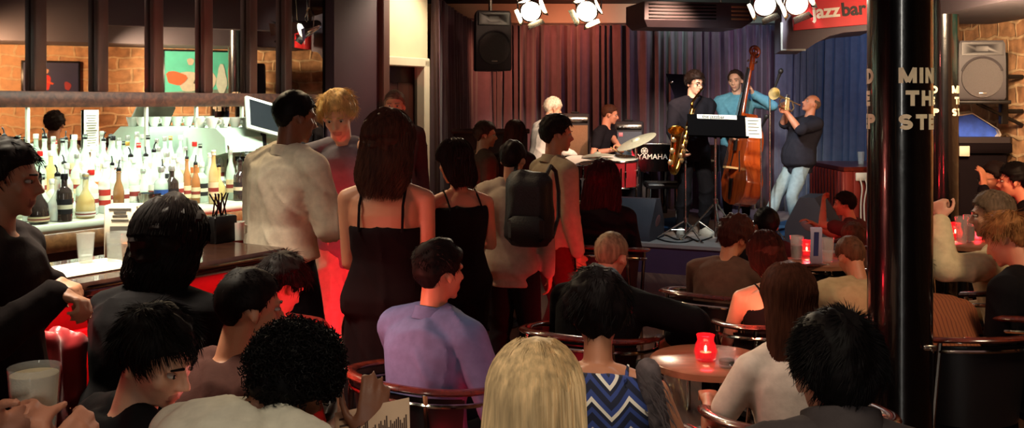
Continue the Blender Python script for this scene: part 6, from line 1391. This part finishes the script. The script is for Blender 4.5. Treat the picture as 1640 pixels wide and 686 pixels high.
# ================================================================== tables
M_tt = wood('table_top', '#9a6248', '#bd8264', .28, 4, (1, 5, 5), .5)
def round_table(c, rad, h, label):
    r = thing('round_table', label, 'table', tuple(c)); g = G(); g.lathe(c, [(rad - .02, h - .035), (rad, h - .03), (rad, h - .006), (rad - .008, h), (.02, h)], 56); obj('tabletop', g, M_tt, r)
    g = G(); g.lathe(c, [(.21, 0), (.215, .01), (.2, .03), (.06, .05), (.034, .09), (.032, h - .08), (.10, h - .04), (.11, h - .034)], 28); obj('pedestal', g, M_blackm, r)
    g = G(); g.tube([LA(c) + LA([.2 * math.cos(t), .2 * math.sin(t), .28]) for t in np.linspace(0, 2 * math.pi, 30, endpoint=False)], .01, 8, True)
    for k in range(3): t = k * 2.094; g.tube([LA(c) + LA([.03 * math.cos(t), .03 * math.sin(t), .28]), LA(c) + LA([.2 * math.cos(t), .2 * math.sin(t), .28])], .008, 6)
    obj('foot_ring', g, M_chrome, r); return r
M_cred = mat('candle_glass_red', '#c81420', .12, var=.1, alpha=.55, coat=1., emit=.35, ecol=(1, .03, .04))
def candle(c, label, power=1.6, k=1.0):
    r = thing('candle_holder', label, 'candle', tuple(c)); g = G(); g.lathe(c, [(.030 * k, 0), (.040 * k, .006 * k), (.046 * k, .035 * k), (.040 * k, .062 * k), (.032 * k, .078 * k), (.036 * k, .10 * k), (.033 * k, .10 * k), (.029 * k, .078 * k), (.037 * k, .06 * k), (.042 * k, .035 * k), (.036 * k, .010 * k), (.002, .009 * k)], 28); obj('glass', g, M_cred, r)
    g = G(); g.lathe(LA(c) + UP * .0105 * k, [(.022 * k, 0), (.023 * k, .022 * k), (.004, .021 * k)], 20); cn = obj('candle', g, mat('wax', '#e8c8b0', .5, var=.03), r)
    g = G(); g.ell(LA(c) + UP * .046 * k, (.005 * k, .005 * k, .013 * k)); obj('flame', g, mat('flame', (1, .6, .3), .5, var=0, emit=30), cn)
    point('candle_light', LA(c) + UP * .13 * k, power, RED, .03); point('candle_light', LA(c) + UP * .05 * k, power * .25, (1, .35, .2), .012); return r
T1 = LA([(1137 - 820) * 3.85 / F, 3.85, 0]); round_table(T1, .235, .72, 'round wooden pub table with a red candle in front of the white t-shirt')
candle(LA([(1130 - 820) * 3.82 / F, 3.82, .7205]), 'glowing red glass candle holder on the round wooden table', 1.6)
q = LA([(1164 - 820) * 3.72 / F, 3.72, .7205]); tumbler('short tumbler on the round table beside the red candle', q, .036, .030, .07, mat('cola', '#2a120c', .2, var=.1), .4)
q = LA([(1170 - 820) * 3.78 / F + .02, 3.66, .7205]); g = G(); g.lathe(q, [(.03, 0), (.045, .006), (.05, .022), (.046, .022), (.03, .01), (.002, .009)], 24); tag(obj('ashtray', g, M_steel), 'small steel dish on the round table close to the white t-shirt', 'dish')
T2 = LA([(1303 - 820) * 6.2 / F, 6.2, 0]); round_table(T2, .30, .74, 'small table of glasses before the stage monitor'); z2 = .7405
def on2(px, Y): return LA([(px - 820) * Y / F, Y, z2])
tumbler('reddish pint glass on the far table before the monitor', on2(1276, 6.15), .042, .033, .15, mat('red_drink', '#7a1f1c', .2, var=.1), .6, name='pint_glass')
tumbler('empty pint glass on the far table beside the lit card', on2(1325, 6.05), .042, .032, .15, None, .6, name='pint_glass')
candle(on2(1292, 6.3), 'red candle holder glowing between the glasses of the far table', 2.2)
q = on2(1310, 6.0); r = thing('menu_card', 'tall folded card standing on the far table between the glasses', 'menu card', tuple(q)); g = G(); g.box(q + UP * .11 + LA([-.012, 0, 0]), (.07, .004, .22), rotx(.1), .001); g.box(q + UP * .11 + LA([.0, .03, 0]), (.07, .004, .22), rotx(-.1), .001); obj('card', g, mat('card_lilac', '#c4b6d4', .5, var=.1), r); g = G(); g.box(q + UP * .12 + LA([-.012, -.004, 0]), (.03, .002, .15), rotx(.1)); obj('print', g, mat('ink_blue', '#3d3f78', .6, var=.1), r)
T3 = LA([(1548 - 820) * 6.1 / F, 6.15, 0]); round_table(T3, .27, .86, 'table of glasses in front of the black cabinet'); z2 = .8605
for k, (px, Y, lb, fl) in enumerate(((1540, 6.0, 'tall straight glass catching blue light on the table before the cabinet', None), (1553, 6.08, 'red tinted pint glass beside the tall straight glass before the cabinet', 1), (1566, 6.22, 'rear pint glass on the table before the cabinet', None))): tumbler(lb, on2(px, Y), .038, .03, .17, mat('red_drink', '#7a1f1c', .2) if fl else None, .6, name='pint_glass')
candle(on2(1530, 6.25), 'red candle behind the second column on the table before the cabinet', 2.2)
T4 = LA([-.15, 7.6, 0]); round_table(T4, .28, .74, 'low table hidden among the standing crowd'); candle(T4 + UP * .7405, 'red candle on the table among the standing crowd', 3.5)
T5 = LA([.30, 4.9, 0])
candle_red = [('floor_red', (-.15, 4.9, .5), 4.5), ('floor_red', (-.75, 4.35, .45), 4.0)]
